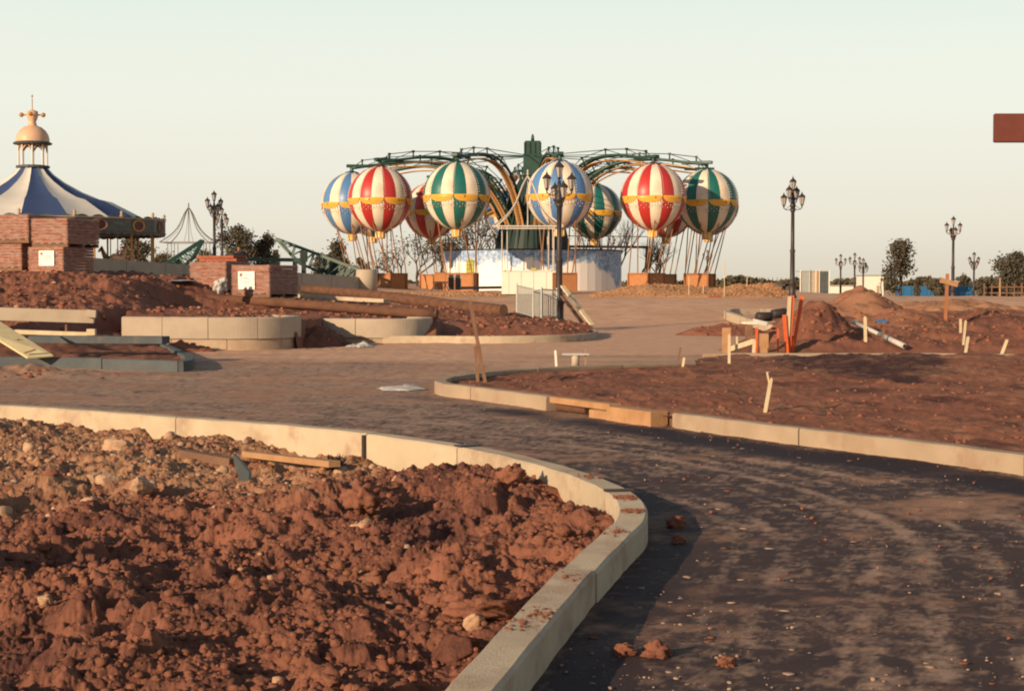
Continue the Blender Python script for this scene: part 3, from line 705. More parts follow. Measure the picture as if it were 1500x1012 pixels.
def heap_obj(u, vtop, Y0, wpx, depth, label, m=None, name='spoil_heap', rough=.12, skew=0.0, sharp=1.35, seed=1, base=None, dark=0., pale=0., clods=260, lump=.05, cat='soil heap'):
    top = W(u, vtop, Y0); w = wpx / 2 * Y0 / FPX; b = (Hs(top.x, Y0) if base is None else base); h = top.z - b
    n = 84; T = np.linspace(-1.15, 1.15, n); GX, GY = np.meshgrid(T, T, indexing='ij'); x = GX * w; y = GY * depth
    rad = np.sqrt((GX - skew * (1 - np.abs(GX))) ** 2 + GY ** 2) + rough * fbm(x + seed * 9, y, .9, 4, seed)
    prof = np.clip(1 - np.abs(rad), -.15, 1); zz = np.where(prof > 0, 1 - (1 - prof) ** sharp * 1.0, prof) ; zz = np.where(prof > 0, prof ** .85, prof)
    z = h * zz + (.5 * lump) * fbm(x + seed, y, 2.2, 4, seed + 7) + lump * bumps(x + seed * 3, y, 3.2, seed + 20, .5)
    me = np_mesh(name, np.stack([x.ravel(), y.ravel(), z.ravel()], 1), grid_faces(x.shape), m or m_soil, True,
                 {'dark': (dark + .35 * fbm(x, y, .8, 4, seed + 3)).ravel(), 'pale': (pale + .3 * fbm(x, y, 1.6, 4, seed + 4)).ravel()})
    o = link(name, me); o.location = (top.x, Y0, b); tag(o, label, cat, kind='thing')
    if clods:
        rs = np.random.default_rng(seed); k = rs.integers(0, x.size, clods); s = .015 + .07 * rs.random(clods) ** 3
        c = link('clods', scatter('clods', np.stack([x.ravel()[k], y.ravel()[k], z.ravel()[k]], 1), s, m_clod if m is None else m, 1, seed + 2), o); c['kind'] = 'stuff'
    return o
heap_obj(1192, 440, 37, 150, 1.6, 'tall brown soil heap right behind the orange posts', seed=3, base=.15, dark=.42, rough=.16, lump=.09, clods=500)
heap_obj(1262, 419, 49, 170, 3.0, 'pointed tan soil heap, farthest and highest of the heaps', seed=4, base=.3, pale=.45, dark=.1, rough=.12, clods=500)
heap_obj(1325, 452, 42.5, 210, 2.2, 'broad grey brown soil heap behind the white pipe', seed=5, base=.3, dark=.25, pale=.3, rough=.2, lump=.08, clods=500)
heap_obj(1395, 438, 66, 260, 3.0, 'long low tan bank below the blue hoarding', m_soil, seed=8, base=.3, pale=.7, rough=.25, clods=300, lump=.08)
heap_obj(1455, 452, 44, 190, 2.0, 'long dark soil heap at the right edge beyond the white stakes', seed=6, base=.3, dark=.45, rough=.18, skew=-.2)
heap_obj(1060, 473, 47, 150, .9, 'low flat scatter of red earth on the pale road before the corner kerb', seed=7, base=.0, clods=120)

heap_obj(462, 474, 38.9, 100, .9, 'dark soil heap spilling out between the two curved block walls', seed=9, base=.0, dark=.35, rough=.2, lump=.08, clods=200)
heap_obj(262, 499, 36.0, 120, .45, 'low spill of red soil against the foot of the long curved block wall', seed=10, base=.0, rough=.2, lump=.04, clods=120)
heap_obj(715, 464, 45.2, 150, 1.2, 'lumpy soil heap in front of the cut end of the thick log', seed=12, base=.25, rough=.25, lump=.1, clods=260)
heap_obj(60, 546, 26.2, 190, .55, 'low dark ridge of earth on the road before the grey left kerb', seed=13, base=-.02, dark=.3, rough=.25, lump=.06, clods=240)

# ------------------------------------------------------------------ left soil berm behind the planters
def berm_z(x, y):
    A0 = np.interp(x, [-12, -9, -5, -1, 1.0, 3], [1.0, .84, .66, .46, .34, .1])
    B0 = np.interp(x, [-14, -9.6, -8.2, -6.7, -3, 0, 3], [1.72, 1.66, 1.22, .98, .80, .55, .15])
    r1 = sst(44.6, 47.2, y); r2 = sst(38.5, 45.0, y); lw = sst(-9.0, -10.5, x)
    core = A0 + (B0 - A0) * (r1 * (1 - lw) + r2 * lw)
    nz = .08 * fbm(x, y, .5, 4, 150) + .06 * bumps(x + .2 * fbm(x, y, 1.5, 2, 7), y, 1.0, 151, .5) + .06 * bumps(x, y + .1 * fbm(x, y, 3, 2, 8), 2.4, 155, .55) + .04 * bumps(x, y, 5.5, 159, .6) + .04 * fbm(x, y, 3, 5, 160, .65)
    nz = nz * (.6 + .7 * lw) - .04
    front = 31.5 + (36.9 - 31.5) * sst(-10.3, -8.9, x) + 4.2 * sst(-4.95, -4.7, x)
    f = sst(0, 1, (y - front + .2) / np.where(x < -8.9, 6.0, 1.2))
    f2 = np.where(x > -1.9, sst(41.2, 43.8, y), f)
    back = sst(60, 52, y)
    return (core + nz) * np.where(x > -2.2, f2, f) * back + H(x, y) * (1 - back) + .01
X, Y = log_grid(30.5, 61, .0028, lambda y: -.36 * y - 2, lambda y: 3.0 + 0 * y, 560)
Zl = berm_z(X, Y)
keep = np.ones(X.shape, bool); keep &= ~((X > -9.1) & (X < -1.9) & (Y < 37.3)); keep &= ~((X > -4.6) & (X < -2) & (Y < 41.2))
islp = [(p.x, p.y) for p in [G(u, v, .19) for u, v in ((560, 492), (632, 492), (720, 492.5), (800, 491.5), (850, 489.5), (870, 486), (872, 483.5), (866, 481), (843, 477), (808, 472))]] + [(0.5, 61), (-6, 61), (-6, 40.9)]
keep &= (X < -2.2) | inside(X, Y, islp)
att = {'dark': (.45 * fbm(X, Y, .5, 4, 161) - .02).ravel(), 'pale': (.5 * fbm(X, Y, .8, 4, 162) - .1 + .5 * np.exp(-((X + 3.5) / 1.2) ** 2 - ((Y - 39.5) / 1) ** 2)).ravel()}
V, Fb, att = compact(np.stack([X.ravel(), Y.ravel(), Zl.ravel()], 1), grid_faces(X.shape, keep), att)
tag(link('soil_berm', np_mesh('soil_berm', V, Fb, m_soil, True, att)), kind='structure')
def berm_in(x, y): return ~(((x > -9.3) & (x < -1.7) & (y < 38.2)) | ((x > -5.3) & (x < -1.7) & (y < 42.2)) | ((x > -2.4) & ~inside(x, y, islp)))
yy = 32 * (56 / 32) ** rr.random(5200); xx = -.34 * yy + (.34 * yy + 2.5) * rr.random(5200); k = berm_in(xx, yy); xx, yy = xx[k], yy[k]
s = .015 + .08 * rr.random(len(xx)) ** 4
tag(link('soil_clods', scatter('soil_clods', np.stack([xx, yy, berm_z(xx, yy) + s * .2], 1), s, m_clod, 1, 203)), kind='stuff')
k = rr.random(len(xx)) < .13
tag(link('rubble', scatter('rubble', np.stack([xx[k], yy[k], berm_z(xx[k], yy[k]) + s[k] * .3], 1), s[k] * .9, m_stone, 1, 204, True)), kind='stuff')
def Bz(x, y): return float(berm_z(np.array([x], float), np.array([y], float))[0])


# ------------------------------------------------------------------ kerbs and planter walls further off
isl = struct('kerb')
ISL = [G(u, v, .19) for u, v in ((560, 492), (632, 492), (720, 492.5), (800, 491.5), (850, 489.5), (872, 486), (874, 483.5), (868, 481), (845, 477), (810, 472))]
kerb_stones(catmull(ISL, 6), .16, .19, -.1, isl, 'kerbstone', m_conc, joints=[G(u, v, .19) for u, v in ((560, 492), (700, 492.5), (826, 491), (874, 483.5), (810, 472))], side=1)
lk = struct('kerb')
LKP = [G(u, v, .20) for u, v in ((-160, 521), (0, 523), (80, 523.5), (180, 526), (250, 528.3), (275, 528), (284, 525), (281, 520), (264, 511), (240, 501))]
lkc = catmull(LKP, 6)
kerb_stones(lkc, .17, .20, -.1, lk, 'kerbstone', m_conc_gshade, joints=[G(u, v, .2) for u, v in ((-160, 521), (-30, 522.6), (148, 525.2), (262, 528.3), (276, 517), (240, 501))], side=1)  # cast shade on this kerb is put into its colour
lpoly = [(p.x, p.y) for p in lkc] + [(-9, 38), (-16, 38), (-16, 29)]
X, Y = log_grid(27, 38, .003, lambda y: -16 + 0 * y, lambda y: -4.8 + 0 * y, 300)
zz = .12 + .04 * fbm(X, Y, .9, 4, 170) + .05 * bumps(X, Y, 3, 171, .5) + .03 * bumps(X, Y, 7, 175, .5) + .25 * sst(31, 34, Y) * sst(-8, -9.5, X)
V, Fb, att = compact(np.stack([X.ravel(), Y.ravel(), zz.ravel()], 1), grid_faces(X.shape, inside(X, Y, lpoly)), {'dark': (.3 + .3 * fbm(X, Y, .7, 4, 177)).ravel(), 'pale': (.3 * fbm(X, Y, .9, 4, 178)).ravel()})  # soil darkened to carry the shade inside the left bed
tag(link('soil_bed', np_mesh('soil_bed', V, Fb, m_soil, True, att)), kind='structure')
def planter(label, path, ztop, zj, joints_n, m_top, name='planter_wall'):
    t = thing(name, label, 'planter wall')
    p = catmull(path, 8)
    for q in kerb_stones(p, .32, ztop, zj, t, 'wall_block', m_top, spacing=joints_n, side=1, ch=.03): pass
    p2 = []
    for i, a in enumerate(p):
        b = p[min(i + 1, len(p) - 1)]; c = p[max(i - 1, 0)]; d = (b - c); d.z = 0; d.normalize(); p2.append(a + Vector((-d.y, d.x, 0)) * .045)
    kerb_stones(p2, .3, zj - .004, -.15, t, 'footing_block', m_wall_d, spacing=joints_n * 1.3, side=1)
    return t
planter('pale curved block wall at left, longest of the round ended planters by the soil', [(-8.85, 37.1, 0), (-7.8, 36.65, 0), (-6.75, 36.4, 0), (-6.0, 36.42, 0), (-5.4, 36.72, 0), (-5.02, 37.2, 0), (-4.88, 37.9, 0), (-5.05, 38.7, 0), (-5.5, 39.4, 0)], .745, .27, 1.05, m_wall)
planter('pale curved block wall between the left planter and the iron lamp post', [(-5.15, 41.4, 0), (-4.2, 41.0, 0), (-3.3, 40.8, 0), (-2.75, 40.9, 0), (-2.3, 41.25, 0), (-2.05, 41.85, 0), (-2.1, 42.6, 0), (-2.5, 43.3, 0)], .62, .14, 1.3, m_wall)

# ------------------------------------------------------------------ timber infill of the right kerb
def seg_box(name, p0, p1, w, z0, z1, m, side=1, off=0.0, parent=None, ch=.008):
    d = (p1 - p0); d.z = 0; L = d.length; d.normalize(); nn = Vector((-d.y, d.x, 0)) * side
    c = (p0 + p1) / 2 + nn * (w / 2 + off); c.z = (z0 + z1) / 2
    M = Matrix.Rotation(math.atan2(d.y, d.x), 3, 'Z')
    return MB().box((0, 0, 0), (L, w, z1 - z0), None, m, ch).build(name, None, parent), c, math.atan2(d.y, d.x)
def put(o, c, a, label=None, cat=None, group=None):
    o.location = c; o.rotation_euler.z = a; return tag(o, label, cat, group)
q = lambda u, v: G(u, v, .17)
o, c, a = seg_box('shuttering_board', q(805, 581.5), q(893, 592.5), .16, .10, .175, m_form); put(o, c, a, 'orange timber plank bridging the notch in the right kerb', 'plank')
o, c, a = seg_box('timber_block', q(864, 590), q(893, 593.5), .15, -.01, .098, m_form, off=-.01); put(o, c, a, 'short orange timber block under the plank end in the kerb gap', 'timber block')
o, c, a = seg_box('timber_block', q(895, 594), q(960, 602), .22, -.01, .165, m_form, off=-.06); put(o, c, a, 'largest orange timber block standing proud of the right kerb', 'timber block')
o, c, a = seg_box('timber_block', q(962, 600), q(984, 603), .10, -.01, .14, m_wood_d, off=.08); put(o, c, a, 'dark timber stub between the proud block and the kerbstone', 'timber block')
o = MB().tube([G(818, 596, .06) + Vector((0, .10, 0)), G(862, 601, .06) + Vector((0, .10, 0))], .055, 12).build('short_log', m_log); tag(o, 'short round log inside the dark notch of the kerb', 'log')
tag(MB().beam(G(755, 580, .03), G(806, 592, .012), .05, .025, m_wood).build('lath'), 'thin pale lath lying along the foot of the right kerb', 'lath')

# ------------------------------------------------------------------ stakes, posts, boards
def stake(u0, v0, u1, v1, Yd, w, m, label, name='stake', cat='stake', group=None, h=None, pointed=True, depth_lean=0.0):
    """u1,v1 = foot"""
    b = W(u1, v1, Yd); t = W(u0, v0, Yd + depth_lean); d = t - b
    mb = MB(); mb.beam((0, 0, -.1 * 0), d * .97, w, h or w * .8, m)
    if pointed:
        mb.beam(d * .965, d, w * .5, (h or w * .8) * .5, m)
    o = mb.build(name); o.location = b - d.normalized() * .06; return tag(o, label, cat, group)
stake(1131, 545, 1119, 613, 18.3, .045, m_wood_p, 'pale stake with a split forked top standing nearest the right kerb')
tag(MB().beam(W(1127, 560, 18.3), W(1124, 545, 18.25), .022, .02, m_wood_p).build('splinter'), 'splinter of wood beside the forked stake top', 'splinter')
stake(813, 508, 815, 539, 29.6, .05, m_white, 'white stake standing alone beyond the near end of the right bed')
stake(998, 503, 991, 541, 28.5, .05, m_wood_d, 'brown leaning stake, left of a close pair at the bed middle')
stake(1003, 518, 998, 550, 27.2, .045, m_wood_p, 'short pale stake, right of a close pair at the bed middle')
stake(1068, 484, 1068, 543, 28.4, .05, m_wood_p, 'thin stake in front of the wide upright board')
stake(1267, 459, 1268, 514, 35, .07, m_wood_p, 'straight stake in front of the white pipe')
stake(1296, 476, 1288, 514, 35, .055, m_wood_d, 'brown stake with a dark flag beside the white pipe')
tag(MB().box((0, 0, 0), (.24, .02, .06), None, m_bluefence).build('rag'), 'dark blue rag on the top of the brown stake', 'rag').location = W(1292, 470, 35)
stake(1407, 463, 1407, 484, 38, .06, m_wood_p, 'shortest stake of the three clustered on the right bank')
stake(1415, 465, 1411, 505, 36.5, .055, m_wood_p, 'slim white stake in the middle of the three on the right bank')
stake(1419, 488, 1412, 531, 31.5, .055, m_wood_p, 'white stake in front of the cluster on the right bank')
stake(1388, 524, 1384, 545, 28.3, .05, m_wood_p, 'short tilted stake by the end of the far kerb')
stake(1477, 493, 1464, 527, 32.5, .06, m_wood_p, 'leaning white stake nearest the right edge')
stake(687, 433, 711, 561, 23.3, .075, m_wood_d, 'tall brown stake leaning left at the corner of the right kerb', h=.05)
stake(696, 500, 700, 562, 23.6, .06, m_wood_d, 'shorter brown stake crossing behind the tall leaning one')
# cross post
t = thing('cross_post', 'orange brown timber post with a small crossboard on the right bank', 'cross post', W(1384, 476, 42))
b = t.location.copy()
MB().beam((0, 0, -.2), W(1388, 401, 42) - b, .085, .07, m_bask).build('post', None, t)
MB().beam(W(1377, 410, 41.93) - b, W(1403, 417, 41.93) - b, .13, .025, m_form, up=(0, 1, 0)).build('crossboard', None, t)
# orange posts
for u0, v0, u1, v1, m, w, lab in ((1148, 455, 1153, 518, m_red_plastic, .085, 'leftmost orange post of the leaning bundle'), (1161, 426, 1155, 518, m_red_plastic, .09, 'tall orange post in the middle of the leaning bundle'),
                               (1157, 428, 1154, 489, m_wood_p, .085, 'pale wooden post among the orange bundle'), (1176, 427, 1160, 518, m_red_plastic, .09, 'orange post leaning right, outermost of the bundle'),
                               (1162, 487, 1158, 517, m_red_plastic, .09, 'short orange post at the foot of the bundle'), (1139, 475, 1140, 519, m_red_plastic, .04, 'thin orange rod left of the bundle'),
                               (1109, 474, 1107, 520, m_red_plastic, .06, 'orange post holding the white topped stand')):
    stake(u0, v0, u1, v1, 34.2 + random.uniform(-.3, .3), w, m, lab, 'marker_post', 'marker post', pointed=False)
# formwork boards near the corner
o = MB().box((0, 0, 0), (.17, .04, .62), None, m_form, .004).build('upright_board'); o.location = W(1064, 503, 32.3); tag(o, 'wide orange board standing upright at the end of the far kerb', 'board')
o = MB().box((0, 0, 0), (.17, .14, .46), None, m_form, .006).build('timber_block'); o.location = W(1119, 505, 33.6); tag(o, 'ochre timber block standing left of the orange posts', 'timber block')
o = MB().box((0, 0, 0), (.15, .15, .34), None, m_wood_d, .01).build('stump'); o.location = W(1097, 487, 36); tag(o, 'brown stump under the white board', 'stump')
o = MB().box((0, 0, 0), (.30, .22, .05), None, m_white, .004).build('white_board'); o.location = W(1097, 473, 36); tag(o, 'white board laid across the brown stump', 'board')
o = MB().beam(W(1103, 470, 37), W(1124, 475, 36.5), .10, .03, m_plastic, up=(0, 1, 0)).build('plastic_sheet'); tag(o, 'crumpled grey white sheet behind the white topped stump', 'plastic sheet')
tag(MB().beam(W(1071, 511, 33), W(1105, 500, 31.5), .05, .10, m_wood_p).build('plank'), 'pale plank sloping up beside the upright board', 'plank')
tag(MB().beam(W(1105, 499, 31.4), W(1103, 526, 31.4), .09, .05, m_wood_p).build('plank'), 'pale upright plank below the sloping one', 'plank')
stake(1079, 488, 1080, 515, 33, .045, m_wood_p, 'small pale stake between the upright board and the stump')
# board over drum
t = thing('cable_drum', 'small round stub topped by a flat pale board in the right bed', 'stand', W(843, 537, 28.2))
MB().lathe([(0, 0), (.07, 0), (.065, .12), (.07, .2), (0, .2)], 14).build('stub', m_wall, t, True)
MB().box((0, 0, .215), (.46, .16, .03), None, m_plastic, .004).build('board', None, t)
MB().beam((.17, 0, .0), (.17, 0, .29), .03, .03, m_wood).build('peg', None, t)
# white pipe
t = thing('white_pipe', 'white plastic pipe slanting down the soil bank at right', 'pipe')
A = W(1249, 471, 37.5); B = W(1325, 507, 34.3); M1 = A.lerp(B, .56)
MB().tube([A, M1], .045, 14).build('pipe_length', m_plastic, t, True); MB().tube([M1 - (B - A) * .02, B], .056, 14).build('pipe_socket', m_plastic, t, True)
MB().tube([B - (B - A).normalized() * .01, B + (B - A).normalized() * .01], .042, 14).build('pipe_mouth', m_black, t)
# black drums
for u, v, Yd, l, lab in ((1119, 464, 52, .4, 'dark drum lying on its side, left of two behind the kerb corner'), (1141, 459, 53, .4, 'dark drum lying tilted, right of two behind the kerb corner')):
    c = W(u, v, Yd); d = Vector((.8, .3, .1 if u > 1130 else 0)).normalized() * l / 1.6
    tag(MB().tube([c - d, c - d * .96, c, c + d * .96, c + d], [.13, .15, .15, .15, .13], 18).build('oil_drum', m_black, None, True), lab, 'drum')
# corner kerb in the middle distance
ck = struct('kerb'); CKP = [W(u, v, Yd) for u, v, Yd in ((1230, 455, 64), (1150, 454, 64), (1080, 453, 63), (1066, 455, 62), (1067, 458, 60), (1090, 465, 56), (1127, 477, 50))]
for a, b in zip(catmull(CKP, 2)[::1], catmull(CKP, 2)[1::1]):
    MB().beam(a - Vector((0, 0, .12)), b - Vector((0, 0, .12)), .2, .30, m_conc).build('kerbstone', None, ck)

# ------------------------------------------------------------------ boards and slabs at left
def slab(name, u0, v0, u1, v1, Yd, h, dep, m, label, cat, Y1=None):
    a = W(u0, v0, Yd); b = W(u1, v1, Y1 or Yd); c = (a + b) / 2; d = b - a
    rot = d.normalized().to_track_quat('X', 'Z').to_matrix()
    o = MB().box((0, 0, 0), (d.length, dep, h), rot, m, .008).build(name); o.location = c; return tag(o, label, cat)
slab('concrete_beam', -60, 458, 138, 464, 34, .27, .12, m_wall, 'pale beam propped level above the soil at the left edge', 'beam')
slab('beam_nib', 128, 459, 141, 460, 33.9, .16, .12, m_wall, 'short nib on the right end of the propped beam', 'beam end')
slab('timber_plank', 22, 486, 135, 490, 33.0, .09, .1, m_wood_p, 'pale plank lying below the propped beam', 'plank')
slab('timber_block', 128, 486.5, 140, 486.5, 32.8, .13, .14, m_wood_p, 'small bright block on the right end of the low plank', 'timber block')
slab('stone_slab', 48, 497, 243, 498, 31.4, .14, .35, m_conc_gshade, 'long grey slab resting across the left bed', 'stone slab', 30.8)  # dark grey holds the shade lying over the slab
stake(97, 466, 97, 490, 34.1, .05, m_wood_d, 'brown prop under the long propped beam', 'prop', 'prop')
# yellow board with slots
t = thing('slotted_board', 'yellow board with three slots tilted against the left bed', 'board')
P0, P1, P2, P3 = W(-14, 462, 30.0), W(78, 520, 28.9), W(40, 523, 28.7), W(-20, 486, 29.2)
nrm = (P1 - P0).cross(P3 - P0).normalized() * .03
MB().add([P0, P1, P2, P3, P0 + nrm, P1 + nrm, P2 + nrm, P3 + nrm], [(3, 2, 1, 0), (4, 5, 6, 7), (0, 1, 5, 4), (1, 2, 6, 5), (2, 3, 7, 6), (3, 0, 4, 7)]).build('board', m_wood_y, t)
fr = -1 if nrm.y > 0 else 1
for u0, v0, u1, v1 in ((-6, 487, 5, 484), (12, 502, 28, 497), (36, 517, 52, 512)):
    Ym = 28.62 + (520 - v0) * .03
    MB().beam(W(u0, v0, Ym), W(u1, v1, Ym + .02), .03, .03, m_wood_d).build('slot_batten', None, t)
# white bag and litter
def crumple(name, c, sx, sy, sz, m, label, seed, cat='plastic bag'):
    n = 26; T = np.linspace(-1, 1, n); GX, GY = np.meshgrid(T, T, indexing='ij')
    r_ = np.sqrt(GX ** 2 + GY ** 2); z = np.clip(1 - r_ ** 2, 0, 1) * (.55 + .5 * fbm(GX, GY, 1.6, 3, seed)) + .18 * np.abs(fbm(GX, GY, 3, 3, seed + 1))
    x = GX * (1 + .25 * fbm(GX, GY, 1.2, 2, seed + 2)); y = GY * (1 + .25 * fbm(GX, GY, 1.2, 2, seed + 3))
    Vt = np.stack([x.ravel() * sx, y.ravel() * sy, z.ravel() * sz], 1)
    o = link(name, np_mesh(name, Vt, grid_faces(x.shape, r_ < 1.12), m, False)); o.location = c
    md = o.modifiers.new('s', 'SOLIDIFY'); md.thickness = .004
    return tag(o, label, cat)
crumple('plastic_bag', G(527, 508, .02), .32, .25, .14, m_plastic, 'white plastic bag lying at the foot of the second planter', 5)
crumple('plastic_sheet', G(588, 570, .01), .33, .3, .08, m_plastic, 'flattened grey white sheet on the road left of the kerb corner', 8, 'plastic sheet')
crumple('plastic_sheet', G(252, 504, .10), .3, .3, .06, m_plastic, 'white scrap at the right end of the grey slab', 9, 'plastic sheet')
rock(0, 0, .17, 'white sack slumped between the two brick pallets', 'white_sack', m_plastic, None, 1.3, 12, 'sack', False, .4, W(323, 423, 45.1))
crumple('tarpaulin', W(205, 412, 47), 1.5, 1.2, .10, m_galv, 'grey tarpaulin spread on the berm right of the stacked bricks', 13, 'tarpaulin')

# ------------------------------------------------------------------ near bed bits
def nbz(u, v):
    p = G(u, v, 0)
    for _ in range(6): p = G(u, v, float(near_bed_z(np.array([p.x]), np.array([p.y]))[0][0]))
    return p
a = nbz(362, 676) + Vector((0, 0, .07)); b = nbz(490, 696) + Vector((0, 0, .09))
tag(MB().beam(a, b, .10, .05, m_form).build('plank'), 'orange plank half buried in the rubble below the kerb', 'plank')
a = nbz(268, 672) + Vector((0, 0, .05)); b = nbz(342, 682) + Vector((0, 0, .03))
tag(MB().beam(a, b, .10, .07, m_wood_d).build('timber_baulk'), 'old brown timber end poking from the rubble left of the grey blade', 'timber')
p = nbz(360, 712); pts = [W(341, 664, p.y), W(352, 676, p.y), W(365, 692, p.y), W(363, 713, p.y), W(356, 712, p.y), W(344, 686, p.y)]
tag(MB().add([x for x in pts] + [x + Vector((.02, .012, 0)) for x in pts], [tuple(range(6))[::-1], tuple(range(6, 12))] + [(i, (i + 1) % 6, 6 + (i + 1) % 6, 6 + i) for i in range(6)]).build('metal_blade', m_conc_gshade), 'grey metal blade sticking up out of the near bed', 'blade')
def at_kerb(u, v, zoff=0):
    q_ = G(u, v, KT); s_ = nearest_len(near_c, Ln, q_); p_ = at_len(near_c, Ln, s_); d_ = at_len(near_c, Ln, s_ + .05) - at_len(near_c, Ln, s_ - .05); d_.normalize()
    return p_, d_, Vector((d_.y, -d_.x, 0))
pk, dk_, nk = at_kerb(558, 633); ang = math.atan2(dk_.y, dk_.x)
o = MB().box((0, 0, 0), (.035, .03, .27), None, m_black).build('joint_strip'); o.location = pk + nk * .20 + Vector((0, 0, .02 - KT + .12 - .02)); o.location.z = .02; o.rotation_euler.z = ang; tag(o, 'dark upright strip on the inner face of the kerb joint', 'joint strip')
pk, dk_, nk = at_kerb(699, 652); o = MB().box((0, 0, 0), (.12, .20, .012), None, m_black).build('joint_filler'); o.location = pk + nk * .085; o.location.z = KT + .004; o.rotation_euler.z = math.atan2(dk_.y, dk_.x); tag(o, 'black filler on top of the middle kerb joint', 'joint filler')
pk, dk_, nk = at_kerb(925, 718); o = MB().box((0, 0, 0), (.05, .20, .014), None, m_black).build('joint_filler'); o.location = pk + nk * .085; o.location.z = KT + .004; o.rotation_euler.z = math.atan2(dk_.y, dk_.x); tag(o, 'black filler on the kerb joint at the bend tip', 'joint filler')
# dark rooty tuft
mb = MB(); c0 = nbz(492, 692)
for i in range(130):
    a = random.uniform(0, 6.28); l = random.uniform(.05, .17); d = Vector((math.cos(a) * .5, math.sin(a) * .4, random.uniform(.3, 1.2))).normalized() * l
    mb.tube([c0 + Vector((random.uniform(-.05, .05), random.uniform(-.05, .05), 0)), c0 + d * .6 + Vector((random.uniform(-.03, .03),) * 3), c0 + d], [.006, .004, .002], 4)
tag(mb.build('root_clump', m_cloth_d), 'dark tangle of roots at the right end of the orange plank', 'roots')

# ------------------------------------------------------------------ logs
def log(a, b, r0, r1, label):
    t = thing('log', label, 'log', a); d = b - a; pts = []; rd = []
    for i in range(17):
        k = i / 16; pts.append(d * k + Vector((0, .02 * math.sin(k * 9), .03 * math.sin(k * 5)))); rd.append((r0 + (r1 - r0) * k) * (1 + .04 * math.sin(k * 23)))
    MB().tube(pts, rd, 18).build('trunk', m_log, t, True)
    e = d.normalized(); MB().tube([d - e * .02, d + e * .012], r1 * .9, 18).build('cut_end', m_wood_d, t)
    return t
log(W(445, 423, 56), W(737, 454, 47.5), .15, .185, 'long thick log with its dark cut end pointing right, resting on the berm')
log(W(285, 437, 46.5), W(640, 459, 43.8), .13, .13, 'long thinner log lying in front of the brick pallets')
slab('kerb_length', 428, 433, 566, 441, 52, .12, .3, m_conc, 'pale kerb length lying behind the two logs', 'kerb length', 50)

# ------------------------------------------------------------------ brick packs on pallets
def make_pack(name, label, loc, rz, w=1.18, d=1.05, layers=8, lh=.092, paper=None, pallet=True, film=True, jit=.012):
    t = thing(name, label, 'brick pack', loc, rz)
    z = 0
    if pallet:
        for i in range(5): MB().box((-w / 2 + .07 + i * (w - .14) / 4, 0, .105), (.1, d, .02), None, m_wood).build('deck_board', None, t)
        for i in range(3): MB().box((0, -d / 2 + .05 + i * (d - .1) / 2, .048), (w, .09, .09), None, m_wood_d).build('bearer', None, t)
        z = .118
    nx_, ny_ = 6, 5; bw, bd = w / nx_, d / ny_
    for L in range(layers):
        mb = MB(); ox, oy = random.uniform(-jit, jit), random.uniform(-jit, jit)
        for i in range(nx_):
            for j in range(ny_):
                if 0 < i < nx_ - 1 and 0 < j < ny_ - 1 and L < layers - 1: continue
                mb.box((-w / 2 + bw * (i + .5) + ox + random.uniform(-.004, .004), -d / 2 + bd * (j + .5) + oy + random.uniform(-.004, .004), z + lh * (L + .5)), (bw - .003, bd - .003, lh - .010), None, m_brick, .004)
        mb.build('brick_layer', None, t)
    H_ = z + lh * layers
    if film:
        mb = MB(); n = 14; vs = []; fs = []; ring = []
        per = [(-w / 2, -d / 2), (w / 2, -d / 2), (w / 2, d / 2), (-w / 2, d / 2)]
        for s in range(4):
            a, b = per[s], per[(s + 1) % 4]
            for k in range(n): ring.append((a[0] + (b[0] - a[0]) * k / n, a[1] + (b[1] - a[1]) * k / n))
        rows = 9
        for r_ in range(rows + 1):
            for k, (x, y) in enumerate(ring):
                s = 1.02 + .012 * math.sin(k * 1.9 + r_ * 2.1) + random.uniform(-.004, .006); vs.append((x * s, y * s, z - .02 + (H_ - z + .03) * r_ / rows))
        N = len(ring)
        for r_ in range(rows):
            for k in range(N): fs.append((r_ * N + k, r_ * N + (k + 1) % N, (r_ + 1) * N + (k + 1) % N, (r_ + 1) * N + k))
        vs.append((0, 0, H_ + .015)); top = len(vs) - 1
        for k in range(N): fs.append((rows * N + k, rows * N + (k + 1) % N, top))
        mb.add(vs, fs, m_film).build('shrink_wrap', None, t, True)
    if paper:
        px_, pz_, pw, ph = paper; p_ = MB().box((px_, -d / 2 * 1.05 - .006, z + pz_), (pw, .004, ph), None, m_paper).build('printed_sheet', None, t); p_['label'] = 'white printed sheet'
        MB().box((px_ - pw * .32, -d / 2 * 1.05 - .010, z + pz_ + ph * .30), (pw * .16, .003, ph * .16), None, m_red).build('red_emblem', None, p_)
        for k, (wd, zz_) in enumerate(((.45, .31), (.6, .16), (.5, .06), (.55, -.05), (.3, -.16))):
            MB().box((px_ + (.1 if k == 0 else 0) * pw, -d / 2 * 1.05 - .010, z + pz_ + ph * zz_), (pw * wd, .003, ph * .03), None, m_bluefence).build('print_line', None, p_)
    return t
def corner_pack(u, v, Yd, ang, w, d, **k):
    c = W(u, v, Yd); ax = Vector((math.cos(ang), math.sin(ang), 0)); ay = Vector((-math.sin(ang), math.cos(ang), 0))
    return dict(loc=c - ax * (w / 2) + ay * (d / 2), rz=ang, w=w, d=d, **k)
A_ = R(-27)
make_pack('brick_pack', 'wrapped red brick pack with a white printed sheet, right one of the pair', **corner_pack(395, 436, 45.5, A_, 1.28, 1.38, layers=8, lh=.098, paper=(-.12, .36, .56, .50)))
t = make_pack('brick_pack', 'wrapped red brick pack behind the white sack, left one of the pair', **corner_pack(331, 430, 47.5, A_, 1.30, 1.2, layers=8, lh=.10))
t = make_pack('loose_bricks', 'loose course of red bricks on top of the left brick pack', **corner_pack(343, 383, 48.0, A_, 1.35, .6, layers=2, lh=.09, pallet=False, film=False, jit=.06))
A2 = R(-20)
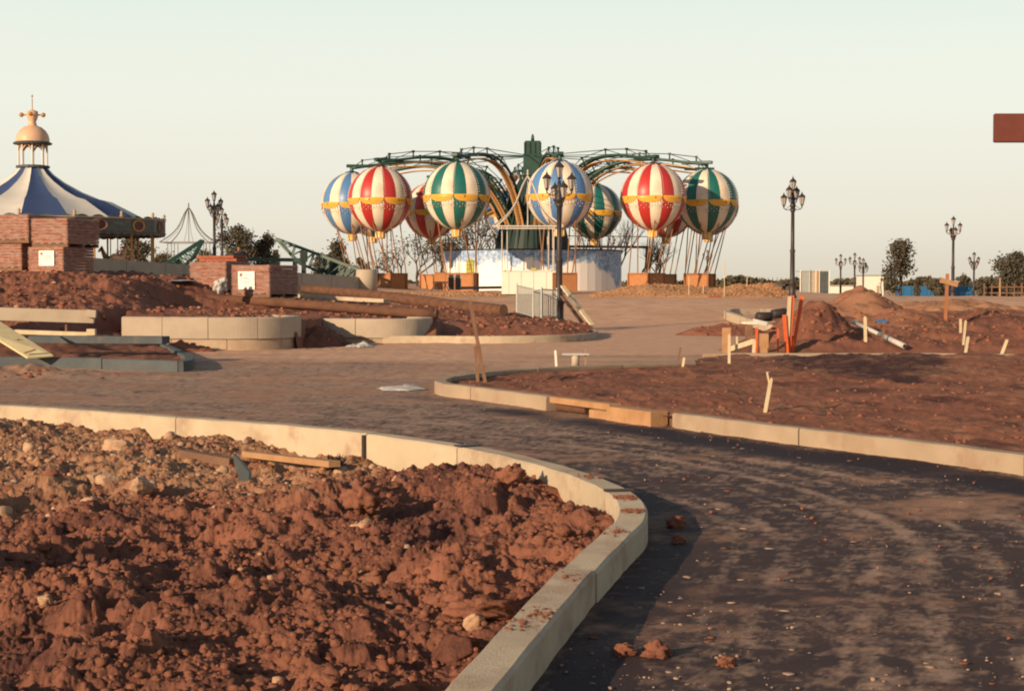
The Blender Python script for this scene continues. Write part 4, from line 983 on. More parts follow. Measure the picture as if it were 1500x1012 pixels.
make_pack('brick_pack', 'wrapped brick pack with a white sheet under the upper row, at the left', **corner_pack(93, 404, 45.5, A2, 1.15, 1.45, layers=8, lh=.085, paper=(.05, .37, .50, .42)))
make_pack('brick_pack', 'wrapped brick pack at the left edge, bottom row of the stack', **corner_pack(32, 397, 46.3, A2, 1.15, 1.6, layers=8, lh=.085))
make_pack('brick_pack', 'wrapped brick pack on top of the one with the white sheet', **corner_pack(99, 362, 45.5, A2, 1.18, 1.5, layers=8, lh=.085))
make_pack('brick_pack', 'wrapped brick pack at the left edge, upper row of the stack', **corner_pack(42, 356, 46.1, A2, 1.18, 1.7, layers=8, lh=.085))

# ------------------------------------------------------------------ low wall on the left
t = thing('low_wall', 'long low concrete block wall running behind the brick packs', 'low wall')
A = Vector(W(120, 377, 53)); B = Vector(W(523, 406, 66)); n = 8
for i in range(n):
    a = A.lerp(B, i / n); b = A.lerp(B, (i + 1) / n); e = (b - a).normalized() * .012
    MB().beam(a + e - Vector((0, 0, .27)), b - e - Vector((0, 0, .27)), .28, .54, m_wall).build('wall_block', None, t)
    MB().beam(a + e - Vector((0, -.02, .86)), b - e - Vector((0, -.02, .86)), .22, .62, m_wall_d).build('footing_block', None, t)
c = W(536.5, 425, 66); t = thing('wall_pier', 'round concrete pier at the right end of the low wall', 'pier', (c.x, 66.2, c.z - .2))
MB().lathe([(0, 0), (.43, 0), (.43, .98), (.40, 1.03), (0, 1.03)], 28).build('drum', m_wall, t, True)

# ------------------------------------------------------------------ lamp posts
def make_lamp():
    t = thing('street_lamp', 'x', 'street lamp')
    MB().lathe([(0, 0), (.19, 0), (.19, .12), (.15, .16), (.15, .62), (.18, .66), (.18, .70), (.12, .76), (.105, 1.0), (.10, 2.0), (.12, 2.05), (.12, 2.10), (.085, 2.14), (.075, 3.75), (.11, 3.78), (.12, 3.86), (.08, 3.92), (0, 3.92)], 14).build('pole', m_black, t, True)
    MB().lathe([(0, 3.90), (.09, 3.92), (.14, 4.02), (.11, 4.12), (.08, 4.2), (.12, 4.3), (.12, 4.36), (.07, 4.44), (.05, 4.62), (0, 4.62)], 12).build('finial_column', m_black, t, True)
    def lantern(x, y, z, s=1.0):
        l = MB().lathe([(0, 0), (.03 * s, 0), (.02 * s, .05 * s), (.055 * s, .11 * s), (.06 * s, .14 * s), (0, .14 * s)], 8)
        l.lathe([(.145 * s, .43 * s), (.15 * s, .45 * s), (.09 * s, .52 * s), (.03 * s, .57 * s), (.035 * s, .60 * s), (.012 * s, .62 * s), (0, .70 * s)], 8)
        for k in range(6):
            a = k * math.pi / 3; l.tube([(.062 * s * math.cos(a), .062 * s * math.sin(a), .13 * s), (.125 * s * math.cos(a), .125 * s * math.sin(a), .44 * s)], .007 * s, 4)
        o = l.build('lantern', m_black, t); o.location = (x, y, z)
        g = MB().lathe([(0, .14 * s), (.056 * s, .14 * s), (.118 * s, .435 * s), (0, .435 * s)], 6).build('glass_pane', m_glass, o)
    lantern(0, 0, 4.58, 1.12)
    for a, z in ((R(0), 4.22), (R(180), 4.22), (R(78), 3.92), (R(258), 3.92)):
        c, s = math.cos(a), math.sin(a); Rr = .46
        lantern(Rr * c, Rr * s, z, 1.08)
        MB().tube([(.05 * c, .05 * s, z + .02), (.2 * c, .2 * s, z - .07), (.36 * c, .36 * s, z - .06), (Rr * c, Rr * s, z + .02)], [.022, .018, .018, .02], 6).tube([(.05 * c, .05 * s, z + .16), (.22 * c, .22 * s, z + .06), (.36 * c, .36 * s, z - .04)], .012, 5).build('bracket', m_black, t)
    return t
lamp0 = make_lamp(); first = True
def place_lamp(u, vbase, Yd, rz, label, hpx=None):
    global first
    o = lamp0 if first else copy_tree(lamp0); first = False
    p = W(u, vbase, Yd); o.location = p; o.rotation_euler.z = rz
    s = (hpx * Yd / FPX / 5.28) if hpx else 1.0; o.scale = (s, s, s)
    tag(o, label, 'street lamp', 'iron street lamps')
place_lamp(819, 474, 53, R(28), 'tall black five lantern lamp standing before the blue striped balloon', 238)
place_lamp(1160.5, 437, 71.5, R(60), 'black five lantern lamp rising behind the bundle of orange posts', 177)
place_lamp(1395.5, 440, 104, R(14), 'black five lantern lamp behind the small timber cross post', 123)
place_lamp(1426, 462, 138, R(25), 'lower black lamp just right of the one behind the cross post', 93)
place_lamp(1231, 452, 155, R(10), 'distant lamp, left one of the three beyond the pointed heap', 80)
place_lamp(1251.5, 452, 156, R(5), 'distant lamp, middle and tallest of the three beyond the pointed heap', 82)
place_lamp(1264, 458, 160, R(50), 'distant lamp, right one of the three beyond the pointed heap', 80)
place_lamp(1036, 434, 189, R(12), 'tiny lamp seen between the rods of the rightmost balloon', 68)
place_lamp(314.5, 418, 95, R(48), 'taller of the two lamps behind the brick packs at left', 138)
place_lamp(325.5, 416, 117, R(70), 'shorter lamp right beside the taller one behind the brick packs', 113)

# ------------------------------------------------------------------ balloon ride
RX, RY, RZ = 1.38, 110.0, .94
RAD = 12.05
ride = thing('balloon_ride', 'dark green ride tower with twelve curved arms carrying the striped balloons', 'fairground ride', (RX, RY, RZ))
def rot2(x, a): return (x * math.sin(a), -x * math.cos(a))
# tower
mb = MB(); mb.box((0, 0, 7.85), (1.05, 1.05, 4.2), None, m_green, .05); mb.build('tower_shaft', None, ride)
MB().box((0, 0, 8.35), (1.25, 1.25, 1.5), None, m_green, .04).build('tower_collar', None, ride)
for k in range(12):
    x = -.5 + (k % 4) * .33; f = k // 4
    a = [(x, -.545, 9.85), (.545, x, 9.85), (-.545, x, 9.85)][f]
    MB().box((a[0], a[1], 8.9), (.06, .06, 1.9), None, m_green_d).build('tower_rib', None, ride)
MB().lathe([(0, 0), (.12, 0), (.10, .3), (.05, .45), (0, .5)], 10, (0, 0, 9.95)).build('tower_finial', m_green, ride, True)
MB().lathe([(2.5, 1.9), (2.6, 2.6), (2.1, 4.2), (1.5, 6.2), (.9, 7.4), (0, 7.4)], 24).build('central_drum', m_green_d, ride)
for k in range(24):
    a = k * math.pi / 12 + .1; MB().tube([(2.62 * math.cos(a), 2.62 * math.sin(a), 2.2), (2.18 * math.cos(a), 2.18 * math.sin(a), 4.2), (1.58 * math.cos(a), 1.58 * math.sin(a), 6.2)], .06, 5).build('drum_rib', m_green_d, ride)
# base house with cloud mural
NW = 20
for k in range(NW):
    a0 = 2 * math.pi * k / NW; a1 = 2 * math.pi * (k + 1) / NW - .004
    MB().lathe([(5.95, -.3), (5.95, 2.62), (5.8, 2.62), (5.8, -.3), (5.95, -.3)], 3, (0, 0, 0), None, a0, a1).build('wall_panel', m_mural, ride)
MB().lathe([(0, 2.60), (6.02, 2.60), (6.02, 2.68), (0, 2.70)], 40).build('roof_deck', m_green_d, ride)
# arched yellow door
ad = math.atan2(-.75, -.66); 
adoor = R(180 + 42); x, y = 5.99 * math.cos(R(227)), 5.99 * math.sin(R(227))
mb = MB(); poly = [(-.33, 0)] + [(-.33 * math.cos(t_ * math.pi / 10), .75 + .38 * math.sin(t_ * math.pi / 10)) for t_ in range(11)] + [(.33, 0)]
vs = [(p, -.03, q_) for p, q_ in poly] + [(p, .03, q_) for p, q_ in poly]; n = len(poly)
mb.add(vs, [tuple(range(n)), tuple(range(n, 2 * n))[::-1]] + [(i, n + i, n + (i + 1) % n, (i + 1) % n) for i in range(n)])
m_yg = mat('yellow_green', (.55, .48, .08), (.46, .42, .07), 4, .5, 0)
o = mb.build('arched_window', m_yg, ride); o.location = (x, y, .95); o.rotation_euler.z = R(227 + 90)
for k in range(4): MB().box((0, -.04, .2 + k * .25), (.62, .02, .025), None, m_greenp).build('glazing_bar', None, o)
for k in (-1, 0, 1): MB().box((k * .16, -.04, .52), (.02, .02, 1.0), None, m_greenp).build('glazing_bar', None, o)
# railing platform at right
for (x0, y0, x1, y1) in ((2.0, -5.2, 7.6, -3.2),):
    MB().beam((x0, y0, 2.82), (x1, y1, 2.82), .12, .16, m_black).build('platform_edge', None, ride)
    MB().beam((x0, y0, 3.5), (x1, y1, 3.5), .05, .05, m_black).build('handrail', None, ride)
    for k in range(8):
        a = Vector((x0, y0, 2.85)).lerp(Vector((x1, y1, 2.85)), k / 7); MB().tube([a, a + Vector((0, 0, .65))], .03, 5).build('rail_post', m_black, ride)
    MB().tube([(x1 - .2, y1, -.3), (x1 - .2, y1, 2.8)], .08, 8).build('platform_post', m_black, ride)
# arms
ARM = [(1.0, 2.4), (1.9, 4.6), (3.0, 6.3), (4.4, 7.6), (6.2, 8.35), (8.4, 8.5), (10.3, 8.3), (12.05, 8.05)]
armc = catmull([Vector((r_, 0, z)) for r_, z in ARM], 5)
def arm_meshes():
    d = {}
    mb = MB()
    for s in (-.2, .2): mb.tube([(p.x, s, p.z) for p in armc], .085, 7)
    for i in range(2, len(armc) - 1, 3): mb.tube([(armc[i].x, -.2, armc[i].z), (armc[i].x, .2, armc[i].z)], .05, 5)
    d['girder'] = mb.mesh('girder', m_green, True)
    tp = []
    for i in range(8, len(armc), 5): tp.append(armc[i] + Vector((-.25 if i < 20 else 0, 0, .42)))
    mb = MB(); top = [armc[6]] + tp + [armc[-1]]
    mb.tube(top, .028, 5)
    for i, p in zip(range(8, len(armc), 5), tp): mb.tube([armc[i], p], .05, 5); mb.box(p, (.14, .14, .14), None)
    for i, p in zip(range(8, len(armc) - 5, 5), tp): mb.tube([p, armc[i + 5]], .022, 4)
    d['truss'] = mb.mesh('truss', m_green_d)
    mb = MB()
    pts = []
    for i in range(4, len(armc) - 2):
        dd = (armc[i + 1] - armc[i - 1]).normalized(); nrm_ = Vector((dd.z, 0, -dd.x)); pts.append(armc[i] + nrm_ * .30)
    for i in range(len(pts) - 1):
        for s in (-.16, .16):
            mb.beam(pts[i] + Vector((0, s, 0)), pts[i + 1] + Vector((0, s, 0)), .05, .16, None, up=(0, 1, 0))
        mb.beam(pts[i], pts[i + 1], .10, .05, None, up=(0, 1, 0))
    d['gold_trim'] = mb.mesh('gold_trim', m_gold)
    mb = MB()
    for i in range(len(pts) - 1):
        for s in (-.19, .19):
            for k in (.25, .75): mb.box(pts[i].lerp(pts[i + 1], k) + Vector((0, s, 0)), (.06, .05, .06), None)
    d['bulb_row'] = mb.mesh('bulb_row', m_bead)
    mb = MB(); mb.box((11.4, 0, 8.2), (2.0, .36, .2), None, None, .03); mb.tube([(12.05, 0, 8.2), (12.05, 0, 7.75)], .12, 8); mb.lathe([(.42, 0), (.48, .05), (.2, .14), (0, .15)], 12, (12.05, 0, 7.72))
    d['arm_tip'] = mb.mesh('arm_tip', m_green)
    return d
AM = arm_meshes()
TH0 = R(7)
for k in range(12):
    th = TH0 + R(30) * k
    arm = bpy.data.objects.new('arm', AM['girder']); col.objects.link(arm); arm.parent = ride; arm.rotation_euler.z = th - math.pi / 2
    for nm in ('truss', 'gold_trim', 'bulb_row', 'arm_tip'):
        o = link(nm, AM[nm], arm)
        if nm == 'bulb_row': o['kind'] = 'stuff'
    MB().tube([(.6 * math.sin(th), -.6 * math.cos(th), 8.95), (7.8 * math.sin(th), -7.8 * math.cos(th), 8.9)], .03, 5).build('tie_rod', m_green, ride)
# balloons
ZB = 4.78; RH, RV = 2.0, 2.04
def prof(t):   # t -1 bottom .. 1 top
    a = t * math.pi / 2; r_ = RH * math.cos(a) * (1 - .05 * max(0, -math.sin(a))); return r_, RV * math.sin(a)
def gore_mesh(m, half):
    NG = 16; vs = []; fs = []; rows = 14; cols = 4
    for i in range(rows + 1):
        t = -.93 + (1.87) * i / rows; r_, z = prof(t)
        for j in range(cols + 1):
            s = (j / cols - .5); bulge = 1 + .012 * (1 - (2 * s) ** 2); a = s * 2 * math.pi / NG * .985
            vs.append((r_ * bulge * math.cos(a), r_ * bulge * math.sin(a), z))
    for i in range(rows):
        for j in range(cols): fs.append((i * 5 + j, i * 5 + j + 1, (i + 1) * 5 + j + 1, (i + 1) * 5 + j))
    return MB().add(vs, fs).mesh('gore_panel', m, True)
G_CREAM = gore_mesh(m_cream, 0); G_COL = {'red': gore_mesh(m_red, 0), 'blue': gore_mesh(m_bluep, 0), 'green': gore_mesh(m_greenp, 0)}
def swag_mesh():
    vs = []; fs = []; n = 10; A0 = 2 * math.pi / 8 * .97
    for j in range(n + 1):
        s = j / n - .5; a = s * A0; dep = .12 + .30 * math.sqrt(max(0, 1 - (2 * s) ** 2))
        for i in range(4):
            z = .02 - dep * i / 3; t = math.asin(max(-1, min(1, z / RV))) / (math.pi / 2); r_, _ = prof(t); r_ = r_ * 1.012 + .02
            vs.append((r_ * math.cos(a), r_ * math.sin(a), z))
        r_ = RH * 1.0; vs.append((r_ * .97 * math.cos(a), r_ * .97 * math.sin(a), .03))
    for j in range(n):
        b0, b1 = j * 5, (j + 1) * 5
        for i in range(3): fs.append((b0 + i, b0 + i + 1, b1 + i + 1, b1 + i))
        fs.append((b0 + 4, b0, b1, b1 + 4))
    return MB().add(vs, fs).mesh('swag', m_swag, True)
SW = swag_mesh()
def octa(mb, p, s): 
    p = Vector(p); mb.add([p + Vector(v) * s for v in ((1, 0, 0), (-1, 0, 0), (0, 1, 0), (0, -1, 0), (0, 0, 1), (0, 0, -1))], [(0, 2, 4), (2, 1, 4), (1, 3, 4), (3, 0, 4), (2, 0, 5), (1, 2, 5), (3, 1, 5), (0, 3, 5)])
def bead_meshes():
    a_ = MB(); b_ = MB()
    for g in range(16):
        for side in (-1, 1):
            if g % 2: continue
            ang = (g + .5 + 0) * 2 * math.pi / 16 + side * .035
            for i in range(17):
                t = .06 + .86 * i / 17; r_, z = prof(t); octa(a_, ((r_ + .03) * math.cos(ang), (r_ + .03) * math.sin(ang), z), .040)
    for g in range(8):
        for row, (d0, mbx) in enumerate(((.26, b_), (.40, b_), (.54, b_))):
            for k in range(9):
                s = (k + .5) / 9 - .5; ang = (g + .5) * 2 * math.pi / 8 + s * 2 * math.pi / 8 + R(11.25) * 0; z = -(d0 + .22 * (1 - (2 * s) ** 2) * 1.0) + .05
                t = math.asin(z / RV) / (math.pi / 2); r_, _ = prof(t); octa(mbx if (k + row) % 2 else a_, ((r_ + .03) * math.cos(ang), (r_ + .03) * math.sin(ang), z), .040)
    return a_.mesh('bead_rows', m_bead), b_.mesh('bead_swags', m_bead_d)
BD_A, BD_B = bead_meshes()
NECK = MB().lathe([(0, 0), (.30, 0), (.31, .04), (.29, .08), (.30, .52), (.36, .6)], 16).mesh('neck', m_swag, True)
NECKP = MB()
for k in range(8):
    a = k * math.pi / 4; NECKP.box((.295 * math.cos(a), .295 * math.sin(a), .28), (.05, .05, .44), Matrix.Rotation(a, 3, 'Z'))
NECKP = NECKP.mesh('neck_stripe', m_cream)
CAPS = {c: MB().lathe([(0, .12), (.12, .12), (.3, .02), (.62, -.10), (.66, -.16), (.5, -.12), (0, 0)], 16).mesh('crown_cap', mm, True) for c, mm in (('red', m_red), ('blue', m_bluep), ('green', m_greenp))}
def basket_meshes():
    w, h = 1.5, 1.12; out = {}
    out['basket'] = MB().box((0, 0, h / 2), (w * .94, w * .94, h * .94), None, m_bask_l, .01).mesh('basket')
    out['corner_post'] = MB().box((0, 0, 0), (.09, .09, h), None, m_bask).mesh('corner_post')
    mb = MB(); mb.box((0, -w / 2 * .97, h - .04), (w, .08, .08)); mb.box((0, w / 2 * .97, h - .04), (w, .08, .08)); mb.box((-w / 2 * .97, 0, h - .04), (.08, w * .9, .08)); mb.box((w / 2 * .97, 0, h - .04), (.08, w * .9, .08))
    out['top_rail'] = mb.mesh('top_rail', m_bask)
    return out
BK = basket_meshes()
W_IN = .8
def gondola(k, colr, label):
    th = TH0 + R(30) * k; x, y = RX + RAD * math.sin(th), RY - RAD * math.cos(th)
    t = thing('balloon_gondola', label, 'balloon gondola', (x, y, RZ), th, 'balloon gondolas of the ride')
    for g in range(16):
        o = link('gore_panel', G_COL[colr] if g % 2 else G_CREAM, t); o.location.z = ZB + .95; o.rotation_euler.z = 2 * math.pi * g / 16 + R(8)
    for g in range(8):
        o = link('swag', SW, t); o.location.z = ZB + .95; o.rotation_euler.z = 2 * math.pi * g / 8 + R(8 + 11.25 + 22.5)
    for me in (BD_A, BD_B): o = link('bead_rows', me, t); o.location.z = ZB + .95; o.rotation_euler.z = R(8); o['kind'] = 'stuff'
    nk_ = link('neck', NECK, t); nk_.location.z = ZB + .95 - RV - .42; link('neck_stripe', NECKP, nk_)
    o = link('crown_cap', CAPS[colr], t); o.location.z = ZB + .95 + RV
    iy = .6
    b = link('basket', BK['basket'], t); b.location = (0, iy, 0); b.rotation_euler.z = R(12); b.scale.x = 1.22
    for cx_ in (-1, 1):
        for cy_ in (-1, 1): link('corner_post', BK['corner_post'], b).location = (cx_ * .73, cy_ * .73, .56)
    link('top_rail', BK['top_rail'], b)
    d_ = MB().box((-.35, -.735, .55), (.42, .03, .9), None, m_bask, .004).build('door', None, b); MB().box((-.2, -.76, .75), (.09, .012, .04), None, m_white).build('door_plate', None, d_)
    cr, sr = math.cos(R(12)), math.sin(R(12))
    for bx, by, ang in ((-.85, -.7, 232), (.85, -.7, 308), (.85, .7, 52), (-.85, .7, 128), (-.9, 0, 180), (.9, 0, 0)):
        gx_, gy_ = bx * cr - by * sr, bx * sr + by * cr + iy; a = R(ang); r_ = 1.25; zt = ZB + .95 - 1.62
        MB().tube([(gx_, gy_, 1.05), (r_ * math.cos(a) , r_ * math.sin(a), zt), (RH * 1.03 * math.cos(a), RH * 1.03 * math.sin(a), ZB + .9)], .038, 5).build('rod', m_rod, t)
    return t
GL = [('blue', 'blue and cream striped balloon directly behind the tallest lamp post'), ('red', 'red and cream striped balloon, large one on the right half of the ride'), ('green', 'green and cream striped balloon at the far right end of the ride'),
      ('blue', 'blue and cream striped balloon mostly hidden behind the rightmost green one'), ('red', 'smaller red and cream balloon low between the right red and green ones'), ('green', 'green and cream balloon half hidden behind the right red one'),
      ('blue', 'blue and cream balloon behind the ride tower, barely showing beside the lamp'), ('red', 'red and cream balloon in shade between the left red and left green ones'), ('green', 'green and cream balloon hidden behind the left red and blue pair'),
      ('blue', 'blue and cream striped balloon at the far left end of the ride'), ('red', 'red and cream striped balloon overlapping the blue one at left'), ('green', 'green and cream striped balloon, large one on the left half of the ride')]
for k, (c, l) in enumerate(GL): gondola(k, c, l)

# ------------------------------------------------------------------ ticket kiosk and wire pavilions
kb = thing('ticket_kiosk', 'low white kiosk box standing in front of the cloud painted wall', 'kiosk', (W(772, 431, 88).x, 88, W(772, 431, 88).z))
MB().box((0, .8, .62), (2.72, 1.6, 1.24), None, m_white, .01).build('body', None, kb); MB().box((0, .8, 1.26), (2.80, 1.7, .06), None, m_white).build('counter_top', None, kb)
for k in range(4): MB().box((-1.0 + k * .67, -.012, .62), (.02, .02, 1.15), None, m_cream).build('panel_joint', None, kb)
pl = MB().box((-.2 + .55, -.03, 1.34), (.28, .1, .14), None, m_yg).build('lantern_box', None, kb)
def pavilion(loc, label, legs, mm):
    t = thing('wire_pavilion', label, 'wire pavilion', loc)
    hw = 1.88
    for a in range(4):
        c, s = (1, 1, -1, -1)[a], (1, -1, -1, 1)[a]
        MB().tube([(c * hw * (1 - q_) ** 1.0 * (1 - .35 * math.sin(q_ * math.pi)), s * hw * (1 - q_) * (1 - .35 * math.sin(q_ * math.pi)), legs + 2.75 * q_) for q_ in [i / 10 for i in range(11)]], .045, 5).build('roof_rib', mm, t)
        for dx, dy in ((-.14, 0), (.14, 0)):
            MB().tube([(c * 1.25 + dx, s * 1.25 + dy, 0), (c * 1.25 + dx, s * 1.25 + dy, legs)], .03, 6).build('post', mm, t)
        c2, s2 = (1, -1, -1, 1)[a], (-1, -1, 1, 1)[a]
        MB().beam((c * hw, s * hw, legs), (c2 * hw, s2 * hw, legs), .06, .07, mm).build('eaves_rail', None, t)
        q2 = .45; f = lambda k_, q_: k_ * hw * (1 - q_) * (1 - .35 * math.sin(q_ * math.pi))
        MB().tube([(f((c + c2) / 2, 0), f((s + s2) / 2, 0), legs)] + [(f((c + c2) / 2, q_), f((s + s2) / 2, q_), legs + 2.75 * q_) for q_ in (.3, .6, .9)], .016, 4).build('roof_rib', mm, t)
    MB().tube([(0, 0, legs), (0, 0, legs + 3.0)], .03, 6).build('mast', mm, t)
    MB().lathe([(0, 0), (.08, .05), (.03, .14), (.06, .22), (0, .34)], 8, (0, 0, legs + 2.8)).build('finial', mm, t)
    return t
m_wire = mat('pale_wire', (.62, .55, .48), (.52, .46, .4), 4, .5, 0)
pavilion((W(773, 395, 89).x, 89.0, 2.17), 'pale wire framed pavilion roof over the white kiosk', 2.3, m_wire)
pavilion((W(277, 400, 128).x, 128, 1.4), 'thin wire pavilion frame left of the two far lamps', 3.15, mat('dull_wire', (.22, .2, .18), None, 4, .6, 0))

# trestle, crate and sheets
t = thing('crate', 'small wooden crate resting on the folding trestle by the baskets', 'crate', W(645, 409, 94)); MB().box((0, 0, .1), (.62, .5, .55), None, m_bask_l, .02).build('box', None, t); MB().box((0, -.26, .36), (.66, .04, .06), None, m_bask).build('rim', None, t)
t = thing('trestle', 'dark folding trestle under the small wooden crate', 'trestle', W(645, 426, 94))
for s in (-.3, .3):
    MB().beam((s - .22, -.2, 0), (s + .12, -.2, .5), .05, .05, m_black).build('leg', None, t); MB().beam((s + .22, -.2, 0), (s - .12, -.2, .5), .05, .05, m_black).build('leg', None, t)
MB().box((0, -.2, .5), (.85, .1, .06), None, m_black).build('top_bar', None, t)
for u, lab in ((661, 'dark sheet with pale edges, left of two leaning by the crate'), (671, 'dark sheet with pale edges, right of two leaning by the crate')):
    t = thing('framed_sheet', lab, 'sheet', W(u, 425, 95)); MB().box((0, 0, .45), (.28, .05, .88), None, m_black).build('sheet', None, t)
    for s in (-1, 1): MB().box((s * .16, -.01, .46), (.04, .07, .92), None, m_wall).build('edge', None, t)
slab('steel_beam', 675, 422, 735, 421, 92, .16, .2, m_cloth_d, 'dark steel beam lying left of the white kiosk', 'beam')

# wood chip piles
def chip_pile(u0, u1, Yc, dep, hmax, label, seed, m=m_mulch):
    x0, x1 = W(u0, 420, Yc).x, W(u1, 420, Yc).x; cx = (x0 + x1) / 2; n = 120; m2 = 30
    GX, GY = np.meshgrid(np.linspace(x0, x1, n), np.linspace(-dep, dep, m2), indexing='ij')
    u_ = (GX - cx) / ((x1 - x0) / 2); env = np.clip(1 - np.abs(u_) ** 4, 0, 1) * np.clip(1 - (GY / dep) ** 2, 0, 1)
    z = H(GX, GY + Yc) + (hmax * env ** .6) * (.72 + .5 * fbm(GX, GY, .35, 3, seed)) + .07 * fbm(GX, GY, 2, 3, seed + 1) * env - .04
    me = np_mesh('wood_chip_pile', np.stack([GX.ravel(), (GY + Yc).ravel(), z.ravel()], 1), grid_faces(GX.shape), m, True)
    o = tag(link('wood_chip_pile', me), label, 'wood chip pile', kind='thing')
    rs = np.random.default_rng(seed); k = rs.integers(0, GX.size, 2600); s = .03 + .07 * rs.random(2600) ** 2
    P = np.stack([GX.ravel()[k] + rs.normal(size=2600) * .05, (GY + Yc).ravel()[k], z.ravel()[k] + .02], 1)
    c = link('wood_chips', scatter('wood_chips', P[env.ravel()[k] > .02], s[env.ravel()[k] > .02], m, 1, seed + 2, True, .3), o); c['kind'] = 'stuff'
chip_pile(862, 1130, 79, 3.2, .62, 'long bank of tan wood chips in front of the right baskets', 300)
chip_pile(552, 740, 84, 2.2, .25, 'thin spread of tan wood chips in front of the left baskets', 310)
chip_pile(1055, 1150, 82, 2.5, .62, 'rounded tan chip mound at the right end of the long bank', 320)

# crowd barriers, planks and rubble round the nearest lamp
def barrier(a, b, label):
    t = thing('crowd_barrier', label, 'crowd barrier', a); d = b - a; L = d.length; e = d.normalized(); U = Vector((0, 0, 1))
    for p in (Vector((0, 0, 0)), d): MB().tube([p, p + U * 1.12], .024, 8).build('upright', m_galv, t)
    for z in (.22, 1.05): MB().tube([U * z, d + U * z], .02, 6).build('rail', m_galv, t)
    n = int(L / .11)
    for i in range(1, n): p = d * (i / n); MB().tube([p + U * .22, p + U * 1.05], .014, 5).build('bar', m_galv, t)
barrier(W(757, 467, 51.5), W(781, 474, 50.0), 'left crowd barrier of the two by the lamp, its bars pale')
barrier(W(793, 474, 50.2), W(815.5, 474, 51.6), 'right crowd barrier of the two, standing against the lamp')
barrier(W(781, 474, 52.0), W(794, 474, 50.9), 'short barrier section joining the two by the lamp')
slab('leaning_plank', 824, 419, 868, 477, 52.5, .06, .16, m_wood_p, 'pale plank leaning right of the lamp, upper of two', 'plank', 51)
slab('leaning_plank', 822, 432, 857, 478, 53, .05, .14, m_wood_d, 'dark plank leaning right of the lamp, lower of two', 'plank', 51.6)
slab('weathered_board', 776, 474, 807, 463, 49.5, .09, .2, m_wood_d, 'grey brown board tilted over the rubble left of the lamp', 'board')
def LR(u, v, Yd, s, lab, sd, m=m_stone, fl=.8): p = W(u, v, Yd); rock(0, 0, s, lab, 'rubble_block', m, None, fl, sd, 'rubble block', True, 0, p)
LR(813, 478, 48, .2, 'yellowish block of rubble at the foot of the lamp', 41); LR(834, 485, 46.5, .2, 'round brown lump of rubble right of the lamp foot', 42, m_clod, .8); LR(770, 487, 45.5, .17, 'brown lump of rubble left of the lamp foot', 43, m_clod); LR(822, 489, 44.8, .12, 'small grey stone on the kerb below the lamp', 44, m_stone2)
LR(798, 486, 45.5, .16, 'brown lump of rubble below the tilted board', 46, m_clod)
for i, (u, v) in enumerate(((853, 482), (860, 487))):
    o = MB().box((0, 0, 0), (.28, .13, .1), None, m_brick, .006).build('loose_brick'); o.location = W(u, v, 46 - i); o.rotation_euler = (.1, .1, .5 - i); tag(o, ('upper', 'lower')[i] + ' of two loose red bricks at the tip of the lamp island', 'brick')
LR(676, 476, 45, .10, 'pale stone on the soil in front of the thick log', 45); LR(729, 480, 44.5, .07, 'tiny pale stone on the soil below the log end', 47)

# ------------------------------------------------------------------ sign board at upper right
t = thing('timber_signboard', 'dark red board jutting in at the upper right edge', 'board', (5.2, 14, .1))
zb = W(1456, 188, 14)
MB().box((zb.x + 1.1 - 5.2, 0, zb.z - .1), (2.2, .05, .245), None, m_darkbrown, .008).build('board', None, t)
MB().box((0, .07, 1.4), (.1, .09, 3.0), None, m_darkbrown, .006).build('post', None, t)

